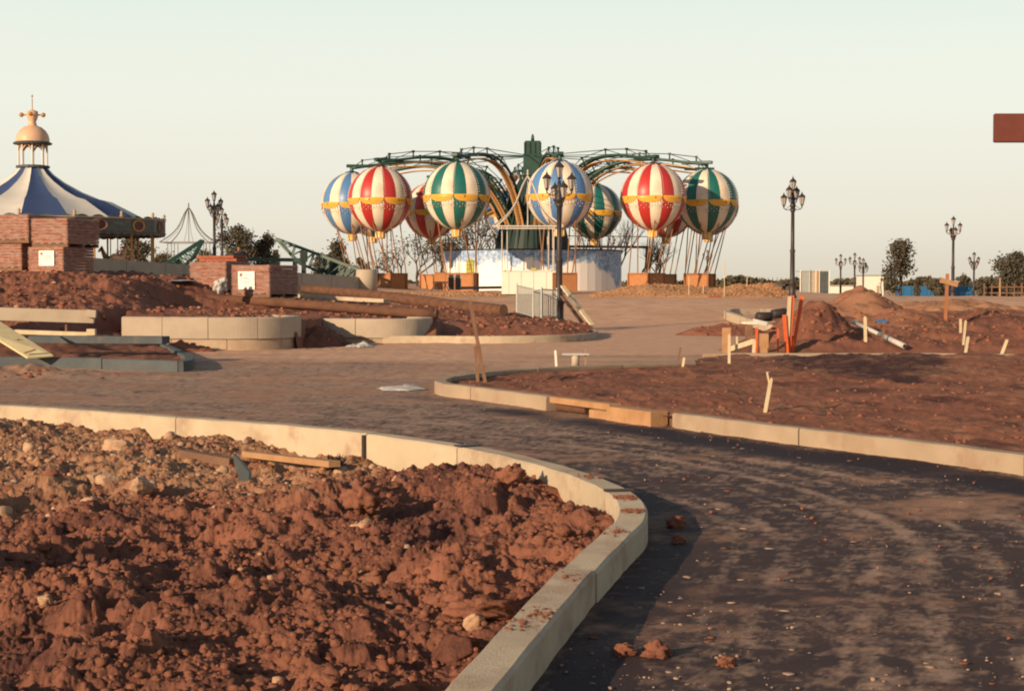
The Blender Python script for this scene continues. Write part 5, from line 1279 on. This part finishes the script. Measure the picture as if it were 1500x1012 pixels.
# ------------------------------------------------------------------ carousel
CX, CY, CZ = W(50, 400, 85).x, 85.0, 1.25
ca_r = thing('carousel', 'fairground carousel with navy and cream canvas roof and peach domed cupola', 'carousel', (CX, CY, CZ))
px = 85 / FPX
def vz(v): return EYE + (412 - v) * px - CZ
RP = [(20, 246), (30, 257), (45, 268), (70, 282), (94, 292), (112, 296), (135, 308), (160, 321), (176, 326)]
for k in range(16):
    a0 = k * math.pi / 8 + .18; a1 = a0 + math.pi / 8; vs = []; fs = []
    for r_, v in RP:
        for j in range(5):
            s = j / 4; a = a0 + (a1 - a0) * s; sag = 1 - .035 * (4 * s * (1 - s)) ; vs.append((r_ * px * sag * math.cos(a), r_ * px * sag * math.sin(a), vz(v) - .05 * (4 * s * (1 - s))))
    for i in range(len(RP) - 1):
        for j in range(4): fs.append((i * 5 + j, (i + 1) * 5 + j, (i + 1) * 5 + j + 1, i * 5 + j + 1))
    MB().add(vs, fs).build('canvas_gore', m_canvas if k % 2 else m_navy, ca_r, True)
    # rounding board
    am = (a0 + a1) / 2; Rr = 186 * px; c, s = math.cos(am), math.sin(am); wd = 2 * Rr * math.tan(math.pi / 16)
    bm = bpy.data.objects.new('rounding_board', None)
    poly = []; N = 18
    top = [(-wd / 2 + wd * i / N, .26 + .18 * abs(math.sin(i / N * math.pi * 3))) for i in range(N + 1)]
    bot = [(wd / 2 - wd * i / N, -.42 - .11 * abs(math.sin(i / N * math.pi * 5))) for i in range(N + 1)]
    pl_ = top + bot; n = len(pl_)
    vs = [(x_, -.06, z_) for x_, z_ in pl_] + [(x_, .06, z_) for x_, z_ in pl_]
    o = MB().add(vs, [tuple(range(n))[::-1], tuple(range(n, 2 * n))] + [(i, (i + 1) % n, n + (i + 1) % n, n + i) for i in range(n)]).build('rounding_board', m_rim, ca_r)
    o.location = (Rr * c * .985, Rr * s * .985, vz(332)); o.rotation_euler = (0, 0, am + math.pi / 2)
    fr_ = MB(); fr_.lathe([(.30, 0), (.36, .04), (.42, 0)], 14); vsx = fr_.v; fr_.v = [(x_ * 1.25, -.10 - z_, y_ * .75 - .06) for x_, y_, z_ in vsx]; fr_.build('medallion_frame', m_wood_d if k % 2 else m_gold, o)
    d_ = MB().lathe([(0, .0), (.31, 0)], 14); d_.v = [(x_ * 1.25, -.085, y_ * .75 - .06) for x_, y_, z_ in d_.v]; d_.build('medallion', mat('medallion_maroon', (.10, .03, .035), None, 5, .5, 0), o)
    cr_ = MB(); cr_.lathe([(0, 0), (.12, .05), (.05, .16), (.09, .24), (0, .36)], 8, (wd / 2, 0, .32)); cr_.build('crest', m_wall_d, o, True)
    MB().box((0, -.08, .30), (wd, .05, .05), None, m_wall_d).build('gilt_rail', None, o); MB().box((0, -.08, -.38), (wd, .05, .05), None, m_roofdk).build('gilt_rail', None, o)
    MB().tube([(Rr * .93 * math.cos(am), Rr * .93 * math.sin(am), .45), (Rr * .93 * math.cos(am), Rr * .93 * math.sin(am), vz(338))], .05, 8).build('pole', m_gold, ca_r)
MB().lathe([(0, vz(343)), (182 * px, vz(343)), (182 * px, vz(341)), (0, vz(338))], 32).build('ceiling_disc', m_roofdk, ca_r)
MB().lathe([(6.4, 0), (6.4, .4), (0, .4)], 32).build('platform', m_bask, ca_r)
for k in range(12):
    a0 = k * math.pi / 6; MB().lathe([(2.0, .4), (2.0, 2.7)], 1, (0, 0, 0), None, a0, a0 + math.pi / 6 - .01).build('centre_panel', (m_bluep, m_cream, m_red)[k % 3], ca_r)
# cupola
MB().lathe([(24 * px, vz(247)), (24 * px, vz(244)), (18 * px, vz(243)), (0, vz(243))], 20).build('cupola_floor', m_roofdk, ca_r)
for k in range(8):
    a = k * math.pi / 4 + .25; x_, y_ = 20 * px * math.cos(a), 20 * px * math.sin(a)
    MB().tube([(x_, y_, vz(244)), (x_, y_, vz(213))], .05, 8).build('column', m_canvas, ca_r)
    x2, y2 = 20 * px * math.cos(a + math.pi / 4), 20 * px * math.sin(a + math.pi / 4)
    MB().tube([Vector((x_, y_, vz(222 - 0))).lerp(Vector((x2, y2, vz(222))), q_) + Vector((0, 0, .28 * math.sin(q_ * math.pi))) for q_ in [i / 6 for i in range(7)]], .045, 5).build('arch', m_gold, ca_r)
MB().lathe([(20 * px, vz(214)), (27 * px, vz(213)), (28 * px, vz(211)), (24 * px, vz(209)), (0, vz(209))], 24).build('cupola_cornice', m_roofdk, ca_r)
MB().lathe([(24 * px, vz(209)), (24 * px, vz(205)), (22.5 * px, vz(199)), (19 * px, vz(193)), (13 * px, vz(188)), (6.5 * px, vz(185.5)), (5 * px, vz(180)), (7 * px, vz(176)), (8.5 * px, vz(170)), (8 * px, vz(165)), (3 * px, vz(163)), (0, vz(162))], 24).build('dome', m_peach, ca_r, True)
for k in range(4):
    a = k * math.pi / 2 + .1; x_, y_ = 15.5 * px * math.cos(a), 15.5 * px * math.sin(a)
    MB().tube([(x_ * .4, y_ * .4, vz(170)), (x_, y_, vz(170))], .04, 6).lathe([(0, -.13), (.10, -.08), (.13, 0), (.10, .08), (0, .13)], 10, (x_, y_, vz(170))).build('finial_arm', m_gold, ca_r)
MB().tube([(0, 0, vz(164)), (0, 0, vz(146))], .025, 6).lathe([(0, -.08), (.06, 0), (0, .1)], 8, (0, 0, vz(143))).build('spire', m_gold, ca_r)
def horse(a, r_, z, m, sad):
    mb = MB(); 
    mb.tube([(-.55, 0, 0), (-.35, 0, .06), (0, 0, .0), (.35, 0, .05), (.5, 0, .16)], [.12, .2, .18, .21, .12], 10)
    mb.tube([(.4, 0, .12), (.62, 0, .42), (.74, 0, .62)], [.16, .11, .08], 8); mb.tube([(.70, 0, .66), (.88, 0, .56), (1.0, 0, .46)], [.09, .075, .05], 8)
    for x_, f, dx in ((.34, 1, .25), (.34, -1, .1), (-.42, 1, -.3), (-.42, -1, -.15)):
        mb.tube([(x_, f * .1, -.05), (x_ + dx * .7, f * .11, -.35), (x_ + dx * .3, f * .11, -.62)], [.085, .05, .035], 6)
    mb.tube([(-.55, 0, .05), (-.78, 0, -.05), (-.85, 0, -.4)], [.05, .06, .02], 6)
    for s in (-.04, .04): mb.tube([(.74, s, .68), (.76, s, .80)], [.03, .01], 4)
    o = mb.build('carousel_horse', m, ca_r, True); o.location = (r_ * math.cos(a), r_ * math.sin(a), z); o.rotation_euler.z = a + math.pi / 2
    MB().box((0, 0, .18), (.34, .34, .08), None, sad, .03).build('saddle', None, o); MB().tube([(0, 0, -1.3 - z + 1.7 - .2), (0, 0, vz(343) - z)], .03, 6).build('pole', m_gold, o)
for k in range(10): horse(k * math.pi / 5 + .3, 5.0, 1.25 + .2 * (k % 2), (m_cream, m_peach)[k % 2], (m_red, m_bluep, m_red)[k % 3])

# ------------------------------------------------------------------ green ride parts behind the wall
def lattice(P0, P1, wide, narrow, label, seed=0):
    t = thing('lattice_arm', label, 'lattice arm'); d = (P1 - P0); L = d.length; e = d.normalized(); dn = Vector((e.z, 0, -e.x)); dn = dn if dn.z < 0 else -dn
    for yy_ in (-.35, .35):
        o_ = Vector((0, yy_, 0)); MB().beam(P0 + o_, P1 + o_, .12, .16, m_green).build('top_chord', None, t)
        Q0 = P0 + e * L * .3 + dn * narrow; Q1 = P1 + dn * wide
        MB().beam(P0 + o_, Q0 + o_, .1, .12, m_green).build('bottom_chord', None, t); MB().beam(Q0 + o_, Q1 + o_, .1, .12, m_green).build('bottom_chord', None, t)
        n = 10
        for i in range(1, n):
            a = P0.lerp(P1, i / n); s = i / n; b = P0 + dn * 0
            b = (P0.lerp(Q0, s / .3) if s < .3 else Q0.lerp(Q1, (s - .3) / .7))
            MB().beam(a + o_, b + o_, .05, .06, m_green).build('web_bar', None, t)
            a2 = P0.lerp(P1, (i + 1) / n); MB().beam(a2 + o_, b + o_, .04, .05, m_green).build('web_bar', None, t)
    q0 = P0 + e * L * .5 + dn * .15; q1 = P1 + dn * .15
    MB().add([q0, q1, P1 + dn * wide * .95, Q0 + e * L * .2], [(0, 1, 2, 3)]).build('side_sheet', m_green_d, t)
lattice(W(405, 350, 100), W(545, 402, 98), 1.1, .95, 'dark green lattice arm sloping down to the right beside the leftmost balloon')
lattice(W(297, 352, 100), W(225, 398, 99), 1.1, .6, 'dark green lattice arm sloping down to the left below the wire pavilion')
t = thing('green_beam_frame', 'dark green horizontal steel frame behind the two brick packs', 'steel frame', W(400, 400, 97))
b0 = t.location.copy()
MB().beam(W(352, 380, 97) - b0, W(446, 381, 97) - b0, .2, .22, m_green).build('beam', None, t)
for u, h in ((360, 430), (432, 425), (445, 425)): MB().beam(W(u, 380, 97) - b0, W(u, h, 97) - b0, .25 if u > 440 else .16, .25, m_green_d).build('post', None, t)
MB().box(W(445, 376, 97) - b0, (.4, .4, .6), None, m_green_d).build('motor_box', None, t)

# ------------------------------------------------------------------ person
def skin_figure(name, verts, edges, radii, m, parent, root=0):
    me = bpy.data.meshes.new(name); me.from_pydata(verts, edges, []); o = link(name, me, parent)
    sk = o.modifiers.new('skin', 'SKIN'); 
    for i, v in enumerate(me.skin_vertices[0].data): v.radius = (radii[i], radii[i] * (.8 if i in (0, 1, 2) else 1)); v.use_root = (i == root)
    sb = o.modifiers.new('sub', 'SUBSURF'); sb.levels = 2; sb.render_levels = 2
    me.materials.append(m); return o
pp = W(350, 432, 68)
person = thing('person', 'person in dark clothes standing behind the brick packs, seen from the chest up', 'person', (pp.x, 68, 1.27), R(200))
P = [(0, 0, .95), (0, 0, 1.15), (0, .01, 1.38), (0, .01, 1.50), (0, .02, 1.56), (0, .03, 1.64), (0, .035, 1.72),
     (.18, .01, 1.43), (.25, .0, 1.16), (.20, .16, .98), (.17, .24, .95), (-.18, .01, 1.43), (-.26, .0, 1.16), (-.24, .12, .92), (-.23, .15, .84),
     (.09, 0, .90), (.10, .03, .50), (.10, 0, .08), (.10, .14, .04), (-.09, 0, .90), (-.12, .02, .50), (-.13, 0, .08), (-.13, .14, .04)]
E = [(0, 1), (1, 2), (2, 3), (3, 4), (4, 5), (5, 6), (2, 7), (7, 8), (8, 9), (9, 10), (2, 11), (11, 12), (12, 13), (13, 14), (0, 15), (15, 16), (16, 17), (17, 18), (0, 19), (19, 20), (20, 21), (21, 22)]
RD = [.15, .14, .17, .07, .055, .09, .085, .075, .055, .042, .03, .075, .055, .042, .03, .095, .065, .05, .04, .095, .065, .05, .04]
body = skin_figure('body', P, E, RD, m_skin, person)
for nm, vv_, ee_, rr_, mm_ in (('jacket', [P[0], P[1], P[2], (0, .01, 1.46), P[7], P[8], P[9], P[11], P[12], P[13]], [(0, 1), (1, 2), (2, 3), (2, 4), (4, 5), (5, 6), (2, 7), (7, 8), (8, 9)], [.17, .165, .19, .09, .09, .07, .055, .09, .07, .055], m_cloth_d),
                               ('trousers', [(0, 0, .96), P[15], P[16], P[17], P[19], P[20], P[21]], [(0, 1), (1, 2), (2, 3), (0, 4), (4, 5), (5, 6)], [.16, .11, .08, .07, .11, .08, .07], m_jeans),
                               ('shoe', [(.10, -.05, .05), (.10, .16, .04)], [(0, 1)], [.055, .045], m_black), ('shoe', [(-.13, -.05, .05), (-.13, .16, .04)], [(0, 1)], [.055, .045], m_black)):
    skin_figure(nm, vv_, ee_, rr_, mm_, person)
MB().lathe([(0, 1.79), (.05, 1.785), (.09, 1.75), (.105, 1.69), (.10, 1.62), (.07, 1.58)], 14, (0, .0, 0), None).build('hair', m_hair, person, True)
for s in (-1, 1):
    MB().lathe([(0, -.012), (.012, 0), (0, .012)], 8, (s * .035, .115, 1.685)).build('eye', m_black, person)
    MB().lathe([(0, -.03), (.018, 0), (0, .03)], 8, (s * .095, .02, 1.67)).build('ear', m_skin, person)
MB().tube([(0, .11, 1.69), (0, .135, 1.65), (0, .115, 1.64)], [.01, .016, .008], 6).build('nose', m_skin, person)

# ------------------------------------------------------------------ trees
def tree(name, u, vbase, vtop, wpx, Yd, label, m=m_leaf, n=2600, blobs=7, seed=1, leaf=.12, cat='tree', umb=False, trunk=.35, sparse=1.0, group=None):
    rs = np.random.default_rng(seed); b = W(u, vbase, Yd); top = W(u, vtop, Yd); h = top.z - b.z; w = wpx * Yd / FPX / 2
    t = thing(name, label, cat, b, 0, group)
    mb = MB(); sway = rs.normal() * .03 * h
    mb.tube([(0, 0, -.3), (sway * .5, 0, h * .3), (sway, 0, h * .62), (sway, 0, h * .85)], [.05 * h * .6, .035 * h * .6, .02 * h * .6, .006 * h], 7)
    C = []
    for i in range(blobs):
        a = rs.random() * 6.28; rr_ = w * .62 * math.sqrt(rs.random()); zc = h * (trunk + (1 - trunk) * (.15 + .7 * rs.random())) if not umb else h * (.72 + .12 * rs.random())
        k = 1 - abs((zc / h - (trunk + 1) / 2) / (1 - trunk)) * .7
        C.append((rr_ * k * math.cos(a), rr_ * k * math.sin(a), zc, w * (.32 + .28 * rs.random()), h * (1 - trunk) * (.13 + .14 * rs.random()) * (.6 if umb else 1)))
    C.append((sway, 0, h * .9, w * .33, h * .1)); C.append((0, 0, h * (trunk + .45 * (1 - trunk)), w * .6, h * (1 - trunk) * .3))
    for c in C:
        if not umb: mb.tube([(sway * .6, 0, h * trunk * .8), (c[0] * .5, c[1] * .5, (h * trunk * .8 + c[2]) / 2), (c[0], c[1], c[2])], [.014 * h, .009 * h, .004 * h], 5)
        else: mb.tube([(0, 0, h * .35), (c[0] * .6, c[1] * .6, h * .62), (c[0], c[1], c[2])], [.014 * h, .009 * h, .004 * h], 5)
    mb.build('trunk', m_bark, t, True)
    Cn = np.array(C); n = int(n * 1.7); idx = rs.integers(0, len(C), n); d = rs.normal(size=(n, 3)); d /= np.linalg.norm(d, axis=1)[:, None]; q_ = rs.random(n) ** .45
    Pt = Cn[idx, :3] + d * q_[:, None] * np.stack([Cn[idx, 3], Cn[idx, 3], Cn[idx, 4]], 1) * (1 + .25 * rs.normal(size=n))[:, None] * sparse
    s = leaf * (.6 + .8 * rs.random(n)); A_v = rs.normal(size=(n, 3)); A_v /= np.linalg.norm(A_v, axis=1)[:, None]; B_v = np.cross(A_v, rs.normal(size=(n, 3))); B_v /= np.linalg.norm(B_v, axis=1)[:, None]
    V4 = np.stack([Pt - A_v * s[:, None], Pt + B_v * s[:, None] * .55, Pt + A_v * s[:, None], Pt - B_v * s[:, None] * .55], 1).reshape(-1, 3)
    o = link('crown', np_mesh('crown', V4, np.arange(n * 4).reshape(n, 4), m, False), t); o['kind'] = 'stuff'; return t
tree('broadleaf_tree', 347, 428, 330, 70, 150, 'round brown green tree right behind the two far lamps', n=3200, seed=2, trunk=.3)
tree('broadleaf_tree', 386, 428, 342, 46, 152, 'narrower dark tree right of the round one behind the brick packs', n=2200, seed=3, trunk=.3)
tree('bush', 405, 425, 366, 22, 158, 'low olive bush right of the two far trees', m_leaf2, 1200, 5, 4, trunk=.1, cat='bush')
tree('broadleaf_tree', 494, 430, 354, 46, 150, 'dark tree seen between the rods of the leftmost balloon', n=2200, seed=5, trunk=.25)
tree('bush', 470, 430, 372, 40, 155, 'dark bush behind the right hand lattice arm', n=1700, seed=6, trunk=.1, cat='bush')
tree('bush', 528, 430, 378, 30, 155, 'dark bush low beneath the leftmost red balloon', n=1200, seed=7, trunk=.1, cat='bush')
tree('broadleaf_tree', 196, 420, 346, 66, 130, 'dark tree showing under the right rim of the carousel', n=3600, seed=8, trunk=.2)
tree('bush', 240, 420, 372, 60, 170, 'faint olive bush behind the wire pavilion', m_leaf2, 1400, 7, 9, trunk=.1, cat='bush')
tree('bush', 300, 420, 366, 50, 175, 'faint olive bush between the pavilion and the far lamps', m_leaf2, 1400, 6, 10, trunk=.1, cat='bush')
tree('broadleaf_tree', 1319, 440, 350, 74, 150, 'slim ragged tree standing alone in front of the blue hoarding', n=2000, seed=11, trunk=.12, leaf=.14, blobs=9, sparse=.95)
tree('bush', 1344, 440, 406, 14, 146, 'small bush just right of the slim ragged tree', n=500, seed=12, trunk=.1, cat='bush')
tree('bush', 1372, 440, 408, 30, 145, 'dark bush left of the lamp in front of the blue hoarding', n=1300, seed=13, trunk=.08, cat='bush')
tree('umbrella_tree', 1410, 440, 402, 26, 175, 'flat topped tree rising behind the blue hoarding', n=1100, seed=14, umb=True)
tree('broadleaf_tree', 1492, 446, 368, 66, 150, 'large dark tree cut by the right edge', n=5200, seed=15, trunk=.12, blobs=12)
tree('broadleaf_tree', 1535, 446, 372, 70, 152, 'large dark tree outside the right edge', n=3000, seed=16, trunk=.12, blobs=12)
for i in range(5):
    tree('bush', 1436 + i * 10, 444, 410 + (i % 3) * 3, 20, 172 + i, ('first', 'second', 'third', 'fourth', 'last')[i] + ' bush from the left in the hedge left of the big dark tree', m_leaf, 900, 5, 60 + i, trunk=.05, cat='bush', group='hedge bushes')
def bare_tree(u, vbase, vtop, Yd, label, seed, spread=.5, lean=0.0, depth=6, r0=.10, twig=True, scrub=0):
    rs = random.Random(seed); b = W(u, vbase, Yd); h = W(u, vtop, Yd).z - b.z; t = thing('bare_tree', label, 'tree', b); mb = MB(); cnt = [0]; tips = []
    def grow(p, d, L, r_, lv):
        if lv == 0 or cnt[0] > 900: tips.append(p); return
        cnt[0] += 1; q1 = p + d * L * .5 + Vector((rs.gauss(0, .03), rs.gauss(0, .03), 0)) * L; q2 = q1 + (d + Vector((rs.gauss(0, .12), rs.gauss(0, .12), rs.gauss(0, .05)))).normalized() * L * .5
        mb.tube([p, q1, q2], [r_, r_ * .85, r_ * .7], 5 if lv > 2 else 3, None, False)
        for k in range(3 if lv > depth - 3 else 2):
            nd = (d + Vector((rs.gauss(0, spread), rs.gauss(0, spread), rs.uniform(-.05, .45)))).normalized(); grow(q2 if k else q1.lerp(q2, .7), nd, L * rs.uniform(.62, .85), r_ * .62, lv - 1)
    grow(Vector((0, 0, -.2)), Vector((lean, 0, 1)).normalized(), h * .30, r0, depth)
    mb.build('trunk', m_bark, t)
    if scrub:
        n = scrub; idx = [rs.randrange(len(tips)) for _ in range(n)]; Pt = np.array([tips[i][:] for i in idx]) + np.random.default_rng(seed).normal(size=(n, 3)) * .35
        r_ = np.random.default_rng(seed + 1); A_v = r_.normal(size=(n, 3)); A_v /= np.linalg.norm(A_v, axis=1)[:, None]; B_v = np.cross(A_v, r_.normal(size=(n, 3))); s = .10
        V4 = np.stack([Pt - A_v * s, Pt + B_v * s * .5, Pt + A_v * s, Pt - B_v * s * .5], 1).reshape(-1, 3)
        o = link('crown', np_mesh('crown', V4, np.arange(n * 4).reshape(n, 4), m_leaf, False), t); o['kind'] = 'stuff'
for i, (u, vt, Yd, sp, ln, sc, lab) in enumerate(((612, 330, 138, .5, 0, 500, 'scrubby tree behind the left red balloons'), (640, 335, 134, .5, .1, 900, 'scrubby tree behind the shaded red balloon'), (676, 320, 132, .35, 0, 350, 'thin tree under the left green balloon'),
                                          (705, 300, 130, .3, -.05, 300, 'dark slender tree left of the ride tower'), (735, 310, 134, .4, .05, 300, 'dark tree close behind the ride tower'), (868, 320, 134, .35, 0, 200, 'bare tree behind the half hidden green balloon'),
                                          (905, 318, 130, .3, .05, 0, 'bare tree right of the cloud painted wall'), (925, 330, 132, .55, .5, 0, 'leafless tree leaning right behind the right red balloon'), (948, 345, 136, .6, .6, 0, 'low leafless tree leaning right beneath the right red balloon'),
                                          (590, 350, 142, .6, -.2, 300, 'thin bare tree beneath the leftmost red balloon'))):
    bare_tree(u, 432, vt, Yd, lab, 50 + i, sp, ln, 7 if sc == 0 else 6, .13, True, sc)
tag(MB().tube([W(1292, 440, 150), W(1290, 420, 150), W(1293, 390, 150)], [.06, .05, .02], 6).build('thin_post', m_bark), 'thin leaning pole left of the slim ragged tree', 'pole')

# ------------------------------------------------------------------ far buildings
def bbox(name, u0, u1, vt, vb, Yd, dep, m): a, b = W(u0, vt, Yd), W(u1, vb, Yd); return a, b
def bld(name, label, u0, u1, vt, vb, Yd, dep, m, cat='building'):
    a, b = W(u0, vt, Yd), W(u1, vb, Yd); w = b.x - a.x; h = a.z - b.z; t = thing(name, label, cat, ((a.x + b.x) / 2, Yd + dep / 2, b.z)); MB().box((0, 0, h / 2), (w, dep, h), None, m).build('wall', None, t); return t, w, h, dep
t, w, h, d = bld('hut', 'low grey hut with a flat roof beyond the chip mound', 1112, 1145, 419, 445, 190, 4, m_galv); MB().box((0, 0, h + .1), (w + .6, d + .6, .2), None, m_roofdk).build('roof', None, t)
for k in range(3): f = MB().box((-w / 3 + k * w / 3, -d / 2 - .03, h - .75), (w / 3.6, .06, .6), None, m_white).build('window', None, t); MB().box((0, 0, 0), (w / 4.4, .03, .45), None, m_roofdk).build('pane', None, f).location = (-w / 3 + k * w / 3, -d / 2 - .07, h - .75)
for k in range(6): MB().tube([(-w / 2 + k * w / 5, -d / 2, h + .2), (-w / 2 + k * w / 5, -d / 2, h + 1.0)], .03, 4).build('rail_post', m_bark, t)
t = thing('sheeted_cabin', 'pale sheeted frame cabin between the tall lamp and the three far lamps', 'cabin', W(1193, 445, 150)); k0 = 150 / FPX
for u0, u1, mm in ((1172, 1186, m_galv), (1186.5, 1195, m_wall), (1199.5, 1214, m_conc_gshade)):
    MB().box(((u0 + u1) / 2 * k0 - 1193 * k0, 0, 1.55), ((u1 - u0) * k0, .12, 2.9), None, mm).build('sheet_panel', None, t)
    for u in (u0, u1): MB().box((u * k0 - 1193 * k0, -.1, 1.58), (.1, .1, 3.05), None, m_white).build('frame_post', None, t)
MB().box((0, 1.2, 2.98), (42 * k0, 2.6, .08), None, m_galv).build('roof', None, t); MB().box((4 * k0, -.12, 1.8), (.22, .1, 2.4), None, m_form).build('door_jamb', None, t)
for nm, lab, u0, u1, vt, Yd in (('shed', 'low cream shed behind the three far lamps', 1216, 1256, 419, 210), ('shed', 'brighter white shed right of the three far lamps', 1267, 1294, 404, 200)):
    t, w, h, d = bld(nm, lab, u0, u1, vt, 445, Yd, 5, m_white, 'shed'); MB().box((0, 0, h + .06), (w + .3, d + .3, .12), None, m_galv).build('roof', None, t); MB().box((w * .2, -d / 2 - .03, h * .35), (w * .14, .05, h * .6), None, m_wall_d).build('door', None, t)
t, w, h, d = bld('yellow_skip', 'yellow skip just showing above the chip bank', 1074, 1096, 418, 436, 120, 1.5, m_swag, 'skip'); MB().box((0, 0, h), (w + .1, d + .1, .08), None, m_swag).build('rim', None, t)
t = thing('site_hoarding', 'blue painted site hoarding behind the bushes at right', 'hoarding', W(1365, 446, 158)); a0 = W(1312, 419, 158); a1 = W(1427, 419, 158); n = 10; hh = a0.z - t.location.z
for k in range(n):
    x_ = (a0.x - t.location.x) + (a1.x - a0.x) * (k + .5) / n; MB().box((x_, 0, hh / 2), ((a1.x - a0.x) / n - .03, .06, hh), None, m_bluefence).build('hoarding_panel', None, t)
    MB().box((x_ - (a1.x - a0.x) / n / 2, .08, hh / 2), (.1, .1, hh), None, m_wood_d).build('post', None, t)
t = thing('timber_fence', 'brown post and rail fence below the big dark tree', 'fence', W(1480, 448, 140)); k0 = 140 / FPX
for k in range(8): MB().box(((k - 3.5) * 11 * k0, 0, .9), (.09, .09, 2.0), None, m_wood_d).build('post', None, t)
for z in (.6, 1.1, 1.6): MB().box((0, -.06, z), (80 * k0, .04, .1), None, m_wood_d).build('rail', None, t)
tag(MB().tube([W(1465, 446, 120), W(1465, 407, 120)], .06, 6).build('thin_post', m_wood), 'thin brown pole in front of the big dark tree', 'pole')
# pale rubble sheet on right sand
crumple('plastic_sheet', W(1418, 443, 95), 1.4, 1.2, .12, m_plastic, 'pale torn sheet lying on the sand below the blue hoarding', 21, 'plastic sheet')
o = MB().box((0, 0, 0), (.55, .3, .22), None, m_brick, .03).build('red_barrow'); o.location = W(1047, 437, 73); tag(o, 'small dark red tray upturned at the edge of the chip bank', 'tray')
for u, v0, v1, lab in ((1009, 405, 432, 'thin pale cane at the foot of the right basket'), (1061, 383, 440, 'tall thin pole in front of the rightmost basket'), (1094, 406, 420, 'short cane on the chip mound'), (1030, 418, 430, 'shortest cane in the long chip bank')):
    tag(MB().tube([W(u, v1, 76), W(u + .5, v0, 76)], .02, 5).build('cane', m_wood_p), lab, 'cane')
# distant low tree belt so that the far ground ends in woods
rs = np.random.default_rng(900); n = 26000; th = (rs.random(n) - .5) * 1.5; dd = 700 + rs.random(n) * 60; hh_ = 3.5 + 2.5 * fbm(th * 40, th * 0, 1, 3, 5)
Pt = np.stack([dd * np.sin(th), dd * np.cos(th), -1.6 + rs.random(n) * hh_], 1); A_v = rs.normal(size=(n, 3)); A_v /= np.linalg.norm(A_v, axis=1)[:, None]; B_v = np.cross(A_v, rs.normal(size=(n, 3))); s = 1.3
V4 = np.stack([Pt - A_v * s, Pt + B_v * s * .6, Pt + A_v * s, Pt - B_v * s * .6], 1).reshape(-1, 3)
tag(link('treeline', np_mesh('treeline', V4, np.arange(n * 4).reshape(n, 4), m_leaf2, False)), kind='stuff')
